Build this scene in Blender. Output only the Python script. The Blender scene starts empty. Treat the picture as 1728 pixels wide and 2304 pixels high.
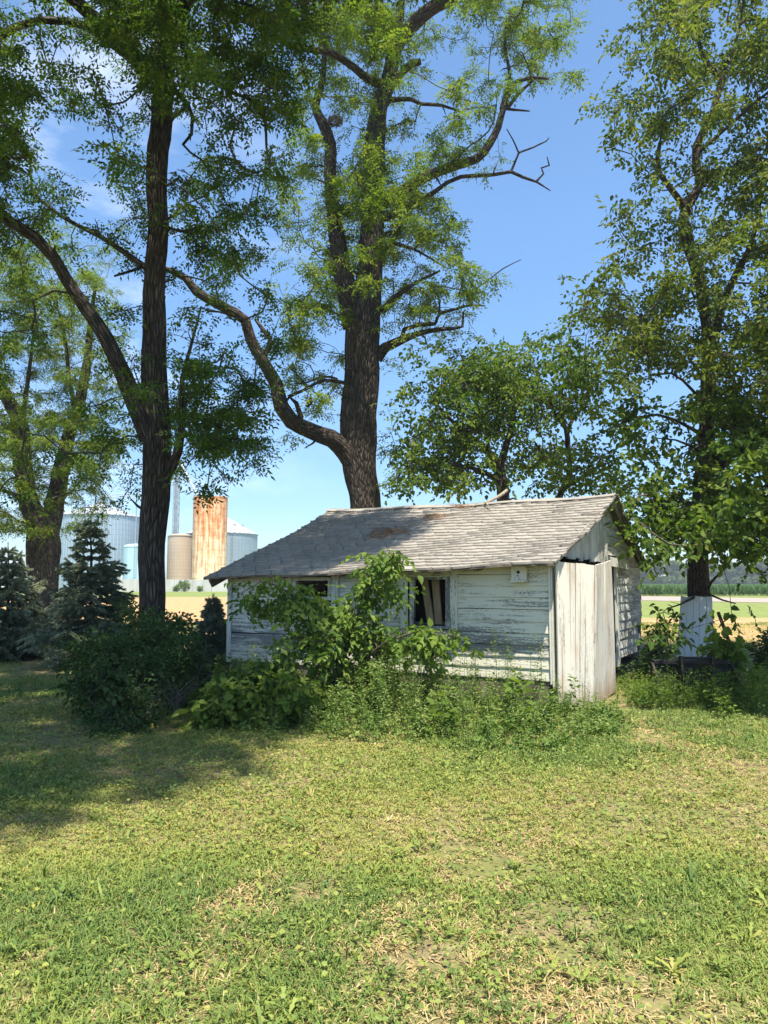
import bpy, math, random
import numpy as np
from mathutils import Vector, Matrix

rad = math.radians
S = bpy.context.scene
rng = np.random.default_rng(7)
random.seed(7)

# ------------------------------------------------------------------ camera
F_PX, CX, CY, HZ = 1650.0, 864.0, 1152.0, 1312.0
PITCH = math.atan((HZ - CY) / F_PX)
CAM = np.array([0.0, 0.0, 1.6])
cam_d = bpy.data.cameras.new('camera')
cam = bpy.data.objects.new('camera', cam_d)
S.collection.objects.link(cam)
cam.location = CAM
cam.rotation_euler = (rad(90) + PITCH, 0, 0)
cam_d.sensor_fit = 'VERTICAL'
cam_d.sensor_height = 24.0
cam_d.lens = 24.0 * F_PX / 2304.0
cam_d.clip_start = 0.05
cam_d.clip_end = 6000
S.camera = cam

# ------------------------------------------------------------------ light
SUN_EL = rad(69)
SUN_H = np.array([0.27, -0.963]); SUN_H /= np.linalg.norm(SUN_H)
SUN_DIR = np.array([SUN_H[0] * math.cos(SUN_EL), SUN_H[1] * math.cos(SUN_EL), math.sin(SUN_EL)])
sun_d = bpy.data.lights.new('sun', 'SUN')
sun_d.energy = 5.0
sun_d.angle = rad(0.53)
sun_d.color = (1.0, 0.93, 0.81)
sun = bpy.data.objects.new('sun', sun_d)
S.collection.objects.link(sun)
sun.rotation_euler = Vector(SUN_DIR).to_track_quat('Z', 'Y').to_euler()
sun.location = (8, -12, 40)

W = bpy.data.worlds.new('World')
S.world = W
W.use_nodes = True
S.view_settings.view_transform = 'Standard'
S.view_settings.look = 'None'
S.view_settings.exposure = 1.08
S.view_settings.gamma = 1.0
S.cycles.max_bounces = 8
S.cycles.diffuse_bounces = 4
S.cycles.transmission_bounces = 4
S.cycles.caustics_reflective = False
S.cycles.caustics_refractive = False


def N(nt, kind, props=None, **ins):
    n = nt.nodes.new('ShaderNode' + kind)
    for k, v in (props or {}).items():
        setattr(n, k, v)
    for k, v in ins.items():
        key = int(k[1:]) if k[0] == 'i' and k[1:].isdigit() else k.replace('_', ' ')
        s = n.inputs[key]
        if isinstance(v, bpy.types.NodeSocket):
            nt.links.new(v, s)
        else:
            if isinstance(v, tuple) and len(v) == 3 and s.type == 'RGBA':
                v = v + (1.0,)
            s.default_value = v
    return n


def ramp(nt, fac, stops):
    n = nt.nodes.new('ShaderNodeValToRGB')
    els = n.color_ramp.elements
    while len(els) < len(stops):
        els.new(0.5)
    for e, (p, c) in zip(els, stops):
        e.position = p
        if not isinstance(c, tuple):
            c = (c, c, c)
        e.color = c + (1,)
    nt.links.new(fac, n.inputs[0])
    return n.outputs[0]


def mixc(nt, f, a, b, mode='MIX'):
    n = nt.nodes.new('ShaderNodeMix')
    n.data_type = 'RGBA'
    n.blend_type = mode
    for idx, v in ((0, f), (6, a), (7, b)):
        s = n.inputs[idx]
        if isinstance(v, bpy.types.NodeSocket):
            nt.links.new(v, s)
        else:
            s.default_value = (v + (1,)) if isinstance(v, tuple) else v
    return n.outputs[2]


def math_(nt, op, a, b=0.0, c=None, clamp=False):
    n = nt.nodes.new('ShaderNodeMath')
    n.operation = op
    n.use_clamp = clamp
    for i, v in enumerate((a, b, c)):
        if v is None:
            continue
        if isinstance(v, bpy.types.NodeSocket):
            nt.links.new(v, n.inputs[i])
        else:
            n.inputs[i].default_value = v
    return n.outputs[0]


def noise(nt, vec, scale, detail=4, rough=0.55, out=0, dist=0.0):
    n = N(nt, 'TexNoise', Vector=vec, Scale=scale, Detail=detail, Roughness=rough, Distortion=dist)
    return n.outputs[out]


def mapping(nt, vec, scale=(1, 1, 1), loc=(0, 0, 0), rot=(0, 0, 0)):
    return N(nt, 'Mapping', Vector=vec, Scale=scale, Location=loc, Rotation=rot).outputs[0]


# sky: Nishita daylight plus a few thin clouds
nt = W.node_tree
nt.nodes.clear()
sky = nt.nodes.new('ShaderNodeTexSky')
sky.sky_type = 'NISHITA'
sky.sun_disc = False
sky.sun_elevation = SUN_EL
sky.sun_rotation = math.atan2(SUN_H[0], SUN_H[1])
sky.air_density = 1.0
sky.dust_density = 0.3
sky.ozone_density = 1.6
tc = nt.nodes.new('ShaderNodeTexCoord').outputs['Generated']
cl = noise(nt, mapping(nt, tc, (1.5, 1.5, 4.0), (0.3, 0.1, 0.0)), 2.6, 7, 0.62)
cl = ramp(nt, cl, [(0.50, 0.0), (0.80, 0.7)])
cl = math_(nt, 'MULTIPLY', cl, N(nt, 'MapRange', {'clamp': True}, Value=N(nt, 'SeparateXYZ', Vector=tc).outputs[0], i1=-0.02, i2=-0.30).outputs[0])
elev = N(nt, 'SeparateXYZ', Vector=tc).outputs[2]
tone = ramp(nt, elev, [(0.0, (0.58, 0.68, 0.80)), (0.10, (0.66, 0.78, 0.92)), (0.45, (1.16, 1.20, 1.20)), (0.75, (1.30, 1.28, 1.20)), (1.0, (1.3, 1.28, 1.2))])
skc = mixc(nt, 1.0, N(nt, 'HueSaturation', Saturation=1.12, Value=1.0, Color=sky.outputs[0]).outputs[0], tone, 'MULTIPLY')
colr = mixc(nt, math_(nt, 'MULTIPLY', cl, 0.8), skc, (7.0, 7.4, 7.9))
bg = N(nt, 'Background', Color=colr, Strength=0.108)
nt.links.new(bg.outputs[0], nt.nodes.new('ShaderNodeOutputWorld').inputs[0])


# ------------------------------------------------------------------ helpers
def P(px, py, Y):
    """the point at forward distance Y that stands where the survey sketch (1728 x 2304) has (px, py)"""
    u, v = (px - CX) / F_PX, (CY - py) / F_PX
    d = np.array([u, math.cos(PITCH) - v * math.sin(PITCH), math.sin(PITCH) + v * math.cos(PITCH)])
    return CAM + d * (Y / d[1])


def G(px, py):
    """ground point"""
    u, v = (px - CX) / F_PX, (CY - py) / F_PX
    d = np.array([u, math.cos(PITCH) - v * math.sin(PITCH), math.sin(PITCH) + v * math.cos(PITCH)])
    return CAM + d * (-CAM[2] / d[2])


def project(p):
    p = np.asarray(p) - CAM
    fw = p[..., 1] * math.cos(PITCH) + p[..., 2] * math.sin(PITCH)
    up = -p[..., 1] * math.sin(PITCH) + p[..., 2] * math.cos(PITCH)
    fw = np.where(fw < 0.05, 0.05, fw)
    return CX + F_PX * p[..., 0] / fw, CY - F_PX * up / fw


def vnoise(x, y, scale, seed=0, octaves=3):
    out = np.zeros_like(x, dtype=float)
    amp, tot = 1.0, 0.0
    for o in range(octaves):
        xs, ys = x / scale, y / scale
        xi, yi = np.floor(xs).astype(np.int64), np.floor(ys).astype(np.int64)
        fx, fy = xs - xi, ys - yi
        fx, fy = fx * fx * (3 - 2 * fx), fy * fy * (3 - 2 * fy)

        def h(a, b):
            v = np.sin((a * 127.1 + b * 311.7 + (seed + o * 17) * 74.7)) * 43758.5453
            return v - np.floor(v)
        out += amp * ((h(xi, yi) * (1 - fx) + h(xi + 1, yi) * fx) * (1 - fy) + (h(xi, yi + 1) * (1 - fx) + h(xi + 1, yi + 1) * fx) * fy)
        tot += amp
        amp *= 0.5
        scale *= 0.5
    return out / tot


def build(name, V, polys, mats, parent=None, smooth=False, midx=None, attrs=None):
    """V (n,3); polys: list of int arrays (m,k) or one list of index lists; one mesh object"""
    V = np.asarray(V, dtype=np.float32)
    me = bpy.data.meshes.new(name)
    if not isinstance(polys, list):
        polys = [polys]
    if polys and not isinstance(polys[0], np.ndarray):
        by = {}
        order = []
        for f in polys:
            by.setdefault(len(f), []).append(f)
        polys = [np.array(v) for v in by.values()]
    polys = [p for p in polys if len(p)]
    loops = np.concatenate([p.ravel() for p in polys])
    sizes = np.concatenate([np.full(len(p), p.shape[1]) for p in polys])
    starts = np.concatenate([[0], np.cumsum(sizes)[:-1]])
    me.vertices.add(len(V))
    me.vertices.foreach_set('co', V.ravel())
    me.loops.add(len(loops))
    me.loops.foreach_set('vertex_index', loops.astype(np.int32))
    me.polygons.add(len(sizes))
    me.polygons.foreach_set('loop_start', starts.astype(np.int32))
    if midx is not None:
        me.polygons.foreach_set('material_index', np.asarray(midx, dtype=np.int32))
    me.polygons.foreach_set('use_smooth', np.full(len(sizes), smooth, dtype=bool))
    for k, v in (attrs or {}).items():
        v = np.asarray(v, dtype=np.float32)
        if v.ndim == 1:
            a = me.attributes.new(k, 'FLOAT', 'POINT')
            a.data.foreach_set('value', v)
        else:
            a = me.attributes.new(k, 'FLOAT_VECTOR', 'POINT')
            a.data.foreach_set('vector', v.ravel())
    me.update(calc_edges=True)
    me.validate()
    for m in (mats if isinstance(mats, (list, tuple)) else [mats]):
        me.materials.append(m)
    o = bpy.data.objects.new(name, me)
    S.collection.objects.link(o)
    if parent is not None:
        o.parent = parent
    return o


class MB:
    """collects closed solids, links them as one mesh"""
    def __init__(s):
        s.v, s.f = [], []

    def add(s, V, F):
        b = len(s.v)
        s.v += [tuple(map(float, p)) for p in V]
        s.f += [[i + b for i in f] for f in F]

    def box(s, c0, c1, jit=0.0):
        (x0, y0, z0), (x1, y1, z1) = c0, c1
        j = lambda: random.uniform(-jit, jit)
        V = [(x + j(), y + j(), z + j()) for z in (z0, z1) for y in (y0, y1) for x in (x0, x1)]
        s.add(V, [[0, 2, 3, 1], [4, 5, 7, 6], [0, 1, 5, 4], [2, 6, 7, 3], [0, 4, 6, 2], [1, 3, 7, 5]])

    def prism(s, poly, vec):
        n = len(poly)
        poly = [np.array(p, float) for p in poly]
        vec = np.array(vec, float)
        nrm = sum((np.cross(poly[i] - poly[0], poly[(i + 1) % n] - poly[0]) for i in range(1, n - 1)), np.zeros(3))
        if np.dot(nrm, vec) > 0:
            poly = poly[::-1]
        V = poly + [p + vec for p in poly]
        F = [list(range(n)), list(range(2 * n - 1, n - 1, -1))]
        F += [[(i + 1) % n, i, i + n, (i + 1) % n + n] for i in range(n)]
        s.add(V, F)

    def beam(s, a, b, w, h, up=(0, 0, 1)):
        a, b = np.array(a, float), np.array(b, float)
        d = (b - a) / np.linalg.norm(b - a)
        x = np.cross(d, np.array(up, float))
        x /= np.linalg.norm(x)
        y = np.cross(x, d)
        s.prism([a + x * w / 2 * i + y * h / 2 * j for i, j in ((-1, -1), (1, -1), (1, 1), (-1, 1))], b - a)

    def tube(s, pts, radii, sides=8, cap=True):
        V, Q, _, caps = tube_np(np.array(pts, float), np.array(radii, float), sides)
        s.add(V, [list(q) for q in Q] + (caps if cap else []))

    def lathe(s, prof, c=(0, 0, 0), seg=32):
        c = np.array(c, float)
        V, F = [], []
        for r, z in prof:
            for k in range(seg):
                a = 2 * math.pi * k / seg
                V.append((c[0] + r * math.cos(a), c[1] + r * math.sin(a), c[2] + z))
        for i in range(len(prof) - 1):
            for k in range(seg):
                k2 = (k + 1) % seg
                F.append([i * seg + k, i * seg + k2, (i + 1) * seg + k2, (i + 1) * seg + k])
        F.append(list(range(seg))[::-1])
        F.append([(len(prof) - 1) * seg + k for k in range(seg)])
        s.add(V, F)

    def build(s, name, m, parent=None, smooth=False, attrs=None):
        return build(name, np.array(s.v), s.f, m, parent, smooth, None, attrs)


def tube_np(pts, r, sides, ridge=None):
    """returns verts, quads, bark coords, caps"""
    n = len(pts)
    d = np.gradient(pts, axis=0)
    d /= np.linalg.norm(d, axis=1)[:, None] + 1e-9
    ref = np.array([1.0, 0.13, 0.0]) if abs(d[0][0]) < 0.8 else np.array([0.0, 1.0, 0.1])
    X = np.zeros((n, 3))
    x = ref - d[0] * ref.dot(d[0])
    for i in range(n):
        x = x - d[i] * x.dot(d[i])
        x /= np.linalg.norm(x) + 1e-9
        X[i] = x
    Yv = np.cross(d, X)
    a = np.linspace(0, 2 * math.pi, sides, endpoint=False)
    rr = np.repeat(r[:, None], sides, 1)
    L = np.concatenate([[0], np.cumsum(np.linalg.norm(np.diff(pts, axis=0), axis=1))])
    if ridge is not None:
        rr = rr * ridge(a[None, :], L[:, None], r[:, None])
    V = pts[:, None, :] + rr[..., None] * (np.cos(a)[None, :, None] * X[:, None, :] + np.sin(a)[None, :, None] * Yv[:, None, :])
    bk = np.stack([rr * np.cos(a), rr * np.sin(a), np.repeat(L[:, None], sides, 1)], -1)
    i = np.arange(n - 1)[:, None] * sides
    k = np.arange(sides)[None, :]
    k2 = (k + 1) % sides
    Q = np.stack([i + k, i + k2, i + sides + k2, i + sides + k], -1).reshape(-1, 4)
    caps = [list(range(sides))[::-1], [(n - 1) * sides + q for q in range(sides)]]
    return V.reshape(-1, 3), Q, bk.reshape(-1, 3), caps


def empty(name, loc=(0, 0, 0), rz=0.0):
    o = bpy.data.objects.new(name, None)
    o.empty_display_size = 0.2
    S.collection.objects.link(o)
    o.location = loc
    o.rotation_euler = (0, 0, rz)
    return o


def tag(o, label=None, cat=None, group=None, kind=None):
    if label: o['label'] = label
    if cat: o['category'] = cat
    if group: o['group'] = group
    if kind: o['kind'] = kind
    return o


def part(o, root):
    """parent a mesh built in world coordinates"""
    o.parent = root
    o.matrix_parent_inverse = (Matrix.Translation(root.location) @ root.rotation_euler.to_matrix().to_4x4()).inverted()
    return o


def new_mat(name):
    m = bpy.data.materials.new(name)
    m.use_nodes = True
    t = m.node_tree
    t.nodes.clear()
    out = t.nodes.new('ShaderNodeOutputMaterial')
    return m, t, out


def finish(t, out, col, rough=0.8, bump=None, bstr=0.5, bdist=0.02, spec=0.25, metal=0.0):
    b = N(t, 'BsdfPrincipled', Roughness=rough, Metallic=metal)
    b.inputs['Specular IOR Level'].default_value = spec
    if isinstance(col, bpy.types.NodeSocket):
        t.links.new(col, b.inputs['Base Color'])
    else:
        b.inputs['Base Color'].default_value = col + (1,)
    if bump is not None:
        bn = N(t, 'Bump', Height=bump, Strength=bstr, Distance=bdist)
        t.links.new(bn.outputs[0], b.inputs['Normal'])
    t.links.new(b.outputs[0], out.inputs[0])


def obj_co(t):
    return t.nodes.new('ShaderNodeTexCoord').outputs['Object']


def attr(t, name, vec=False):
    n = t.nodes.new('ShaderNodeAttribute')
    n.attribute_name = name
    return n.outputs['Vector' if vec else 'Fac']


# ------------------------------------------------------------------ materials
def leaf_mat(name, stops, trans=0.35, tint=(1.25, 1.35, 0.55), rough=0.6, spec=0.18):
    m, t, out = new_mat(name)
    c = ramp(t, attr(t, 'rnd'), stops)
    b = N(t, 'BsdfPrincipled', Roughness=rough)
    b.inputs['Specular IOR Level'].default_value = spec
    t.links.new(c, b.inputs['Base Color'])
    tr = N(t, 'BsdfTranslucent', Color=mixc(t, 1.0, c, tint, 'MULTIPLY'))
    mx = N(t, 'MixShader', Fac=trans)
    t.links.new(b.outputs[0], mx.inputs[1])
    t.links.new(tr.outputs[0], mx.inputs[2])
    t.links.new(mx.outputs[0], out.inputs[0])
    return m


def bark_mat(name, dark, light, scale=1.0, bd=0.03):
    m, t, out = new_mat(name)
    v = attr(t, 'bk', True)
    v1 = mapping(t, v, (1, 1, 0.16))
    n1 = noise(t, v1, 22 * scale, 5, 0.6, dist=0.4)
    n2 = noise(t, mapping(t, v, (1, 1, 0.3)), 70 * scale, 3, 0.6)
    vo = N(t, 'TexVoronoi', {'feature': 'DISTANCE_TO_EDGE'}, Vector=v1, Scale=26 * scale).outputs[0]
    vo = ramp(t, vo, [(0.0, 0.0), (0.28, 1.0)])
    hgt = math_(t, 'ADD', math_(t, 'MULTIPLY', vo, 0.6), math_(t, 'ADD', math_(t, 'MULTIPLY', n1, 0.7), math_(t, 'MULTIPLY', n2, 0.25)))
    c = ramp(t, math_(t, 'MULTIPLY', hgt, 0.75), [(0.2, dark), (0.55, tuple((a + b) / 2 for a, b in zip(dark, light))), (0.9, light)])
    big = noise(t, mapping(t, v, (1, 1, 0.5)), 3.0, 3)
    c = mixc(t, ramp(t, big, [(0.5, 0.0), (0.75, 0.4)]), c, (0.13, 0.13, 0.10))
    finish(t, out, c, 0.95, hgt, 1.0, bd, 0.1)
    return m


def paint_mat(name, axis, wear=0.5, paint=(0.74, 0.75, 0.70), wood=(0.20, 0.185, 0.165), low=0.0, lowz=(0.3, 1.0), rust=0.0, mud=0.0):
    """flaking white paint over grey boards; axis: grain direction in object space"""
    m, t, out = new_mat(name)
    co = obj_co(t)
    st = {'x': (0.07, 1, 1), 'y': (1, 0.07, 1), 'z': (1, 1, 0.07)}[axis]
    g = noise(t, mapping(t, co, st), 34, 6, 0.62)
    g2 = noise(t, mapping(t, co, tuple(math.sqrt(a) for a in st)), 90, 3, 0.6)
    big = noise(t, mapping(t, co, tuple(a ** 0.45 for a in st)), 2.6, 4, 0.6)
    sep = N(t, 'SeparateXYZ', Vector=co).outputs[2]
    g3 = noise(t, mapping(t, co, tuple(a ** 0.7 for a in st)), 260, 2, 0.6)
    f = math_(t, 'ADD', math_(t, 'MULTIPLY', g, 0.55), math_(t, 'ADD', math_(t, 'MULTIPLY', math_(t, 'ADD', g2, g3), 0.28), math_(t, 'MULTIPLY', big, 0.40)))
    if low:
        mid, half = (lowz[0] + lowz[1]) / 2, (lowz[1] - lowz[0]) / 2
        d = math_(t, 'DIVIDE', math_(t, 'ABSOLUTE', math_(t, 'SUBTRACT', sep, mid)), half)
        lo = math_(t, 'SUBTRACT', 1.0, d, clamp=True)
        f = math_(t, 'ADD', f, math_(t, 'MULTIPLY', lo, low))
    e = 0.925 - 0.21 * wear
    fac = ramp(t, f, [(max(e - 0.035, 0), 0.0), (min(e + 0.02, 1), 1.0)])
    woodc = ramp(t, g, [(0.25, tuple(x * 0.45 for x in wood)), (0.75, tuple(x * 1.35 for x in wood))])
    pc = mixc(t, math_(t, 'MULTIPLY', big, 0.35), paint, (0.50, 0.50, 0.44))
    pc = mixc(t, ramp(t, g, [(0.55, 0.0), (0.75, 0.5)]), pc, (0.52, 0.50, 0.44))
    if rust:
        rr = ramp(t, noise(t, mapping(t, co, tuple(a ** 0.8 for a in st), (3, 1, 5)), 9, 4, 0.6), [(0.52, 0.0), (0.72, rust)])
        pc = mixc(t, rr, pc, (0.42, 0.25, 0.15))
    c = mixc(t, fac, pc, woodc)
    if mud:
        mz = math_(t, 'ADD', N(t, 'MapRange', {'clamp': True}, Value=sep, i1=0.0, i2=mud, i3=0.75, i4=0.0).outputs[0], math_(t, 'MULTIPLY', math_(t, 'SUBTRACT', big, 0.5), 0.8))
        c = mixc(t, ramp(t, mz, [(0.22, 0.0), (0.75, 0.85)]), c, (0.30, 0.19, 0.12))
    hgt = math_(t, 'SUBTRACT', math_(t, 'MULTIPLY', g, 0.5), math_(t, 'MULTIPLY', fac, 0.5))
    finish(t, out, c, 0.75, hgt, 0.6, 0.006, 0.2)
    return m


def plain_mat(name, c1, c2, scale=6, rough=0.8, stretch=(1, 1, 1), bstr=0.3, bd=0.01, metal=0.0, spec=0.25):
    m, t, out = new_mat(name)
    n = noise(t, mapping(t, obj_co(t), stretch), scale, 5, 0.6)
    finish(t, out, ramp(t, n, [(0.3, c1), (0.7, c2)]), rough, n, bstr, bd, spec, metal)
    return m


M = {}
M['locust_leaf'] = leaf_mat('locust leaf', [(0.0, (0.032, 0.075, 0.016)), (0.5, (0.070, 0.130, 0.020)), (1.0, (0.150, 0.200, 0.026))], 0.45)
M['locust_leaf_light'] = leaf_mat('pale locust leaf', [(0.0, (0.062, 0.115, 0.016)), (0.5, (0.125, 0.190, 0.022)), (1.0, (0.230, 0.260, 0.030))], 0.48)
M['elm_leaf'] = leaf_mat('elm leaf', [(0.0, (0.058, 0.095, 0.020)), (0.5, (0.120, 0.165, 0.030)), (1.0, (0.235, 0.250, 0.055))], 0.42)
M['mulberry_leaf'] = leaf_mat('mulberry leaf', [(0.0, (0.040, 0.085, 0.016)), (0.5, (0.095, 0.160, 0.024)), (1.0, (0.195, 0.245, 0.042))], 0.42)
M['sapling_leaf'] = leaf_mat('sapling leaf', [(0.0, (0.055, 0.110, 0.020)), (0.5, (0.115, 0.190, 0.030)), (1.0, (0.220, 0.290, 0.060))], 0.42)
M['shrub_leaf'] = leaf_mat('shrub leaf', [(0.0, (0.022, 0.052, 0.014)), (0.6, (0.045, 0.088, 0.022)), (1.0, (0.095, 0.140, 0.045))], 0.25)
M['weed_leaf'] = leaf_mat('weed leaf', [(0.0, (0.060, 0.120, 0.026)), (0.5, (0.125, 0.200, 0.042)), (1.0, (0.270, 0.310, 0.110))], 0.35)
M['spruce_needle'] = leaf_mat('spruce needle', [(0.0, (0.10, 0.13, 0.085)), (0.6, (0.23, 0.265, 0.185)), (1.0, (0.40, 0.43, 0.32))], 0.18)
M['bark_locust'] = bark_mat('locust bark', (0.018, 0.013, 0.010), (0.160, 0.132, 0.108), 0.8, 0.09)
M['bark_elm'] = bark_mat('elm bark', (0.026, 0.020, 0.016), (0.185, 0.150, 0.118), 1.3, 0.06)
M['bark_twig'] = bark_mat('twig bark', (0.045, 0.037, 0.030), (0.14, 0.115, 0.09), 3.0, 0.005)
M['dead_wood'] = bark_mat('dead wood', (0.16, 0.135, 0.105), (0.44, 0.38, 0.30), 2.0, 0.01)
M['siding'] = paint_mat('flaking siding paint', 'x', 0.48, (0.70, 0.66, 0.52), (0.23, 0.215, 0.19), 0.13, (0.52, 1.02))
M['gable_siding'] = paint_mat('gable siding paint', 'y', 0.72, (0.66, 0.66, 0.61), (0.26, 0.24, 0.21))
M['trim'] = paint_mat('trim paint', 'z', 0.40, (0.70, 0.68, 0.56))
M['bare_trim'] = paint_mat('peeled trim paint', 'z', 0.95, (0.66, 0.67, 0.62))
M['door'] = paint_mat('door paint', 'z', 0.40, (0.66, 0.615, 0.515), (0.32, 0.27, 0.22), rust=0.6, mud=0.55)
M['gable_boards'] = paint_mat('gable board paint', 'z', 0.60, (0.66, 0.66, 0.60), (0.30, 0.28, 0.25))
M['old_wood'] = plain_mat('old wood', (0.09, 0.07, 0.055), (0.22, 0.18, 0.14), 9, 0.9, (1, 1, 0.15))
M['tan_wood'] = plain_mat('tan plank', (0.25, 0.17, 0.09), (0.42, 0.31, 0.18), 12, 0.8, (1, 1, 0.12))
M['grey_wood'] = plain_mat('grey wood', (0.13, 0.115, 0.10), (0.32, 0.29, 0.25), 14, 0.9, (1, 1, 0.1))
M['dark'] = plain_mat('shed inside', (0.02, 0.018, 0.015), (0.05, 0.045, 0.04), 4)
M['stone'] = plain_mat('foundation', (0.20, 0.15, 0.11), (0.38, 0.31, 0.24), 5, 0.9)
M['sack'] = plain_mat('pale sack', (0.38, 0.38, 0.38), (0.6, 0.6, 0.58), 6, 0.7)


def shingle_mat():
    m, t, out = new_mat('asphalt shingle')
    co = obj_co(t)
    r = attr(t, 'rnd')
    g = noise(t, co, 160, 2, 0.7)
    b = noise(t, co, 1.6, 5, 0.6)
    c = ramp(t, r, [(0.0, (0.285, 0.258, 0.218)), (0.5, (0.325, 0.298, 0.255)), (1.0, (0.365, 0.335, 0.29))])
    c = mixc(t, ramp(t, b, [(0.45, 0.0), (0.75, 0.55)]), c, (0.20, 0.175, 0.15))
    c = mixc(t, ramp(t, g, [(0.4, 0.0), (0.7, 0.5)]), c, (0.16, 0.15, 0.14))
    finish(t, out, c, 0.95, g, 0.4, 0.004, 0.1)
    return m


M['shingle'] = shingle_mat()


def rib_metal(name, c1, c2, ribs, rust=0.0, rough=0.45, streak=0.4, axis_ang=True, bands=0.0, metal=0.3):
    """ribbed sheet metal round a tank; ribs = count round the tank"""
    m, t, out = new_mat(name)
    co = obj_co(t)
    s = N(t, 'SeparateXYZ', Vector=co)
    ang = math_(t, 'ARCTAN2', s.outputs[1], s.outputs[0])
    z = s.outputs[2]
    rib = math_(t, 'SINE', math_(t, 'MULTIPLY', ang, float(ribs)))
    vec = N(t, 'CombineXYZ', X=math_(t, 'MULTIPLY', ang, 2.0), Y=math_(t, 'MULTIPLY', z, 0.045)).outputs[0]
    n1 = noise(t, vec, 3.0, 7, 0.65)
    n2 = noise(t, co, 0.35, 5, 0.62)
    c = mixc(t, n2, c1, c2)
    seam = ramp(t, rib, [(0.0, 0.0), (0.86, 0.0), (0.96, 1.0)])
    c = mixc(t, math_(t, 'MULTIPLY', seam, streak), c, tuple(x * 0.45 for x in c1))
    if rust:
        rf = math_(t, 'ADD', math_(t, 'ADD', math_(t, 'MULTIPLY', n1, 0.80), math_(t, 'MULTIPLY', noise(t, co, 0.8, 6, 0.7), 0.36)), N(t, 'MapRange', {'clamp': True}, Value=z, i1=2.0, i2=17.0, i3=-0.05, i4=0.10).outputs[0])
        c = mixc(t, ramp(t, rf, [(0.60 - 0.1 * rust, 0.0), (0.70, rust)]), c, (0.60, 0.20, 0.045))
        c = mixc(t, ramp(t, rf, [(0.72, 0.0), (0.84, rust)]), c, (0.38, 0.10, 0.025))
    bump = rib
    if bands:
        bz = math_(t, 'SINE', math_(t, 'MULTIPLY', z, bands))
        c = mixc(t, ramp(t, bz, [(0.0, 0.0), (0.9, 0.0), (1.0, 0.35)]), c, tuple(x * 0.5 for x in c1))
    finish(t, out, c, rough, bump, 0.5, 0.05, 0.4, metal)
    return m


# ------------------------------------------------------------------ ground
def ground_mat():
    m, t, out = new_mat('farm ground')
    co = N(t, 'NewGeometry').outputs['Position']
    s = N(t, 'SeparateXYZ', Vector=co)
    X, Y = s.outputs[0], s.outputs[1]
    nz = noise(t, co, 0.25, 5, 0.6)
    fine = noise(t, co, 9.0, 5, 0.65)
    mid = noise(t, co, 1.3, 5, 0.6)
    vf = noise(t, mapping(t, co, (1, 0.25, 1)), 3.0, 6, 0.7)
    wob = math_(t, 'MULTIPLY', math_(t, 'SUBTRACT', nz, 0.5), 7.0)
    Yw = math_(t, 'ADD', Y, wob)

    def step(v, a, b):
        return N(t, 'MapRange', {'clamp': True}, Value=v, i1=a, i2=b).outputs[0]
    # soil and thatch under the near lawn
    soil = ramp(t, fine, [(0.25, (0.085, 0.058, 0.036)), (0.5, (0.20, 0.155, 0.085)), (0.75, (0.34, 0.27, 0.15))])
    soil = mixc(t, ramp(t, mid, [(0.40, 0.0), (0.58, 0.8)]), soil, (0.135, 0.150, 0.045))
    # mown strip
    lawn = ramp(t, vf, [(0.3, (0.11, 0.16, 0.040)), (0.7, (0.23, 0.25, 0.08))])
    # stubble
    stub = ramp(t, vf, [(0.25, (0.28, 0.16, 0.08)), (0.55, (0.42, 0.27, 0.13)), (0.8, (0.54, 0.38, 0.20))])
    far = ramp(t, vf, [(0.3, (0.10, 0.16, 0.05)), (0.7, (0.20, 0.25, 0.09))])
    right = step(X, 1.0, 6.0)
    edge0 = math_(t, 'MULTIPLY_ADD', right, -9.0, 28.0)
    edge1 = math_(t, 'MULTIPLY_ADD', right, -52.0, 84.0)
    f0 = math_(t, 'MULTIPLY', math_(t, 'SUBTRACT', Yw, edge0), 0.4, clamp=True)
    f1 = math_(t, 'MULTIPLY', math_(t, 'SUBTRACT', Yw, edge1), 0.35, clamp=True)
    c = mixc(t, f0, soil, stub)
    c = mixc(t, f1, c, lawn)
    c = mixc(t, step(Yw, 180.0, 260.0), c, far)
    finish(t, out, c, 0.95, fine, 0.6, 0.03, 0.1)
    return m


gm = ground_mat()
gv, gf = [], []
R_ = [0, 4, 12, 40, 120, 400, 1400]
xs = sorted(set([-r for r in R_] + R_))
gv = np.array([(x, y, 0.0) for y in xs for x in xs])
n = len(xs)
gf = np.array([[j * n + i, j * n + i + 1, (j + 1) * n + i + 1, (j + 1) * n + i] for j in range(n - 1) for i in range(n - 1)])
tag(build('ground', gv, gf, gm), kind='structure')

road_m = plain_mat('gravel road', (0.27, 0.215, 0.185), (0.35, 0.285, 0.245), 3, 0.95)
b = MB()
b.prism([(2, 89.3, 0.004), (31.4, 60, 0.004), (60, 32, 0.004), (76, 32, 0.004), (40, 76.5, 0.004), (32, 88.5, 0.004), (2, 118, 0.004)], (0, 0, 0.03))
tag(b.build('road', road_m), kind='structure')

# ------------------------------------------------------------------ shed
# local frame: x along the front wall to its far end, y outward from the front wall, z up
F0 = np.array([2.11, 9.30, 0.0])
UX = np.array([-0.866, 0.5, 0.0]); UY = np.array([-0.5, -0.866, 0.0])
L_, W_ = 5.31, 5.6
shed = empty('shed', F0, math.atan2(UX[1], UX[0]))
tag(shed, 'small weathered white clapboard shed with grey shingle roof and sagging door', 'shed')


def loc(p):
    d = np.asarray(p) - F0
    return np.array([d @ UX, d @ UY, d[2]])


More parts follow.
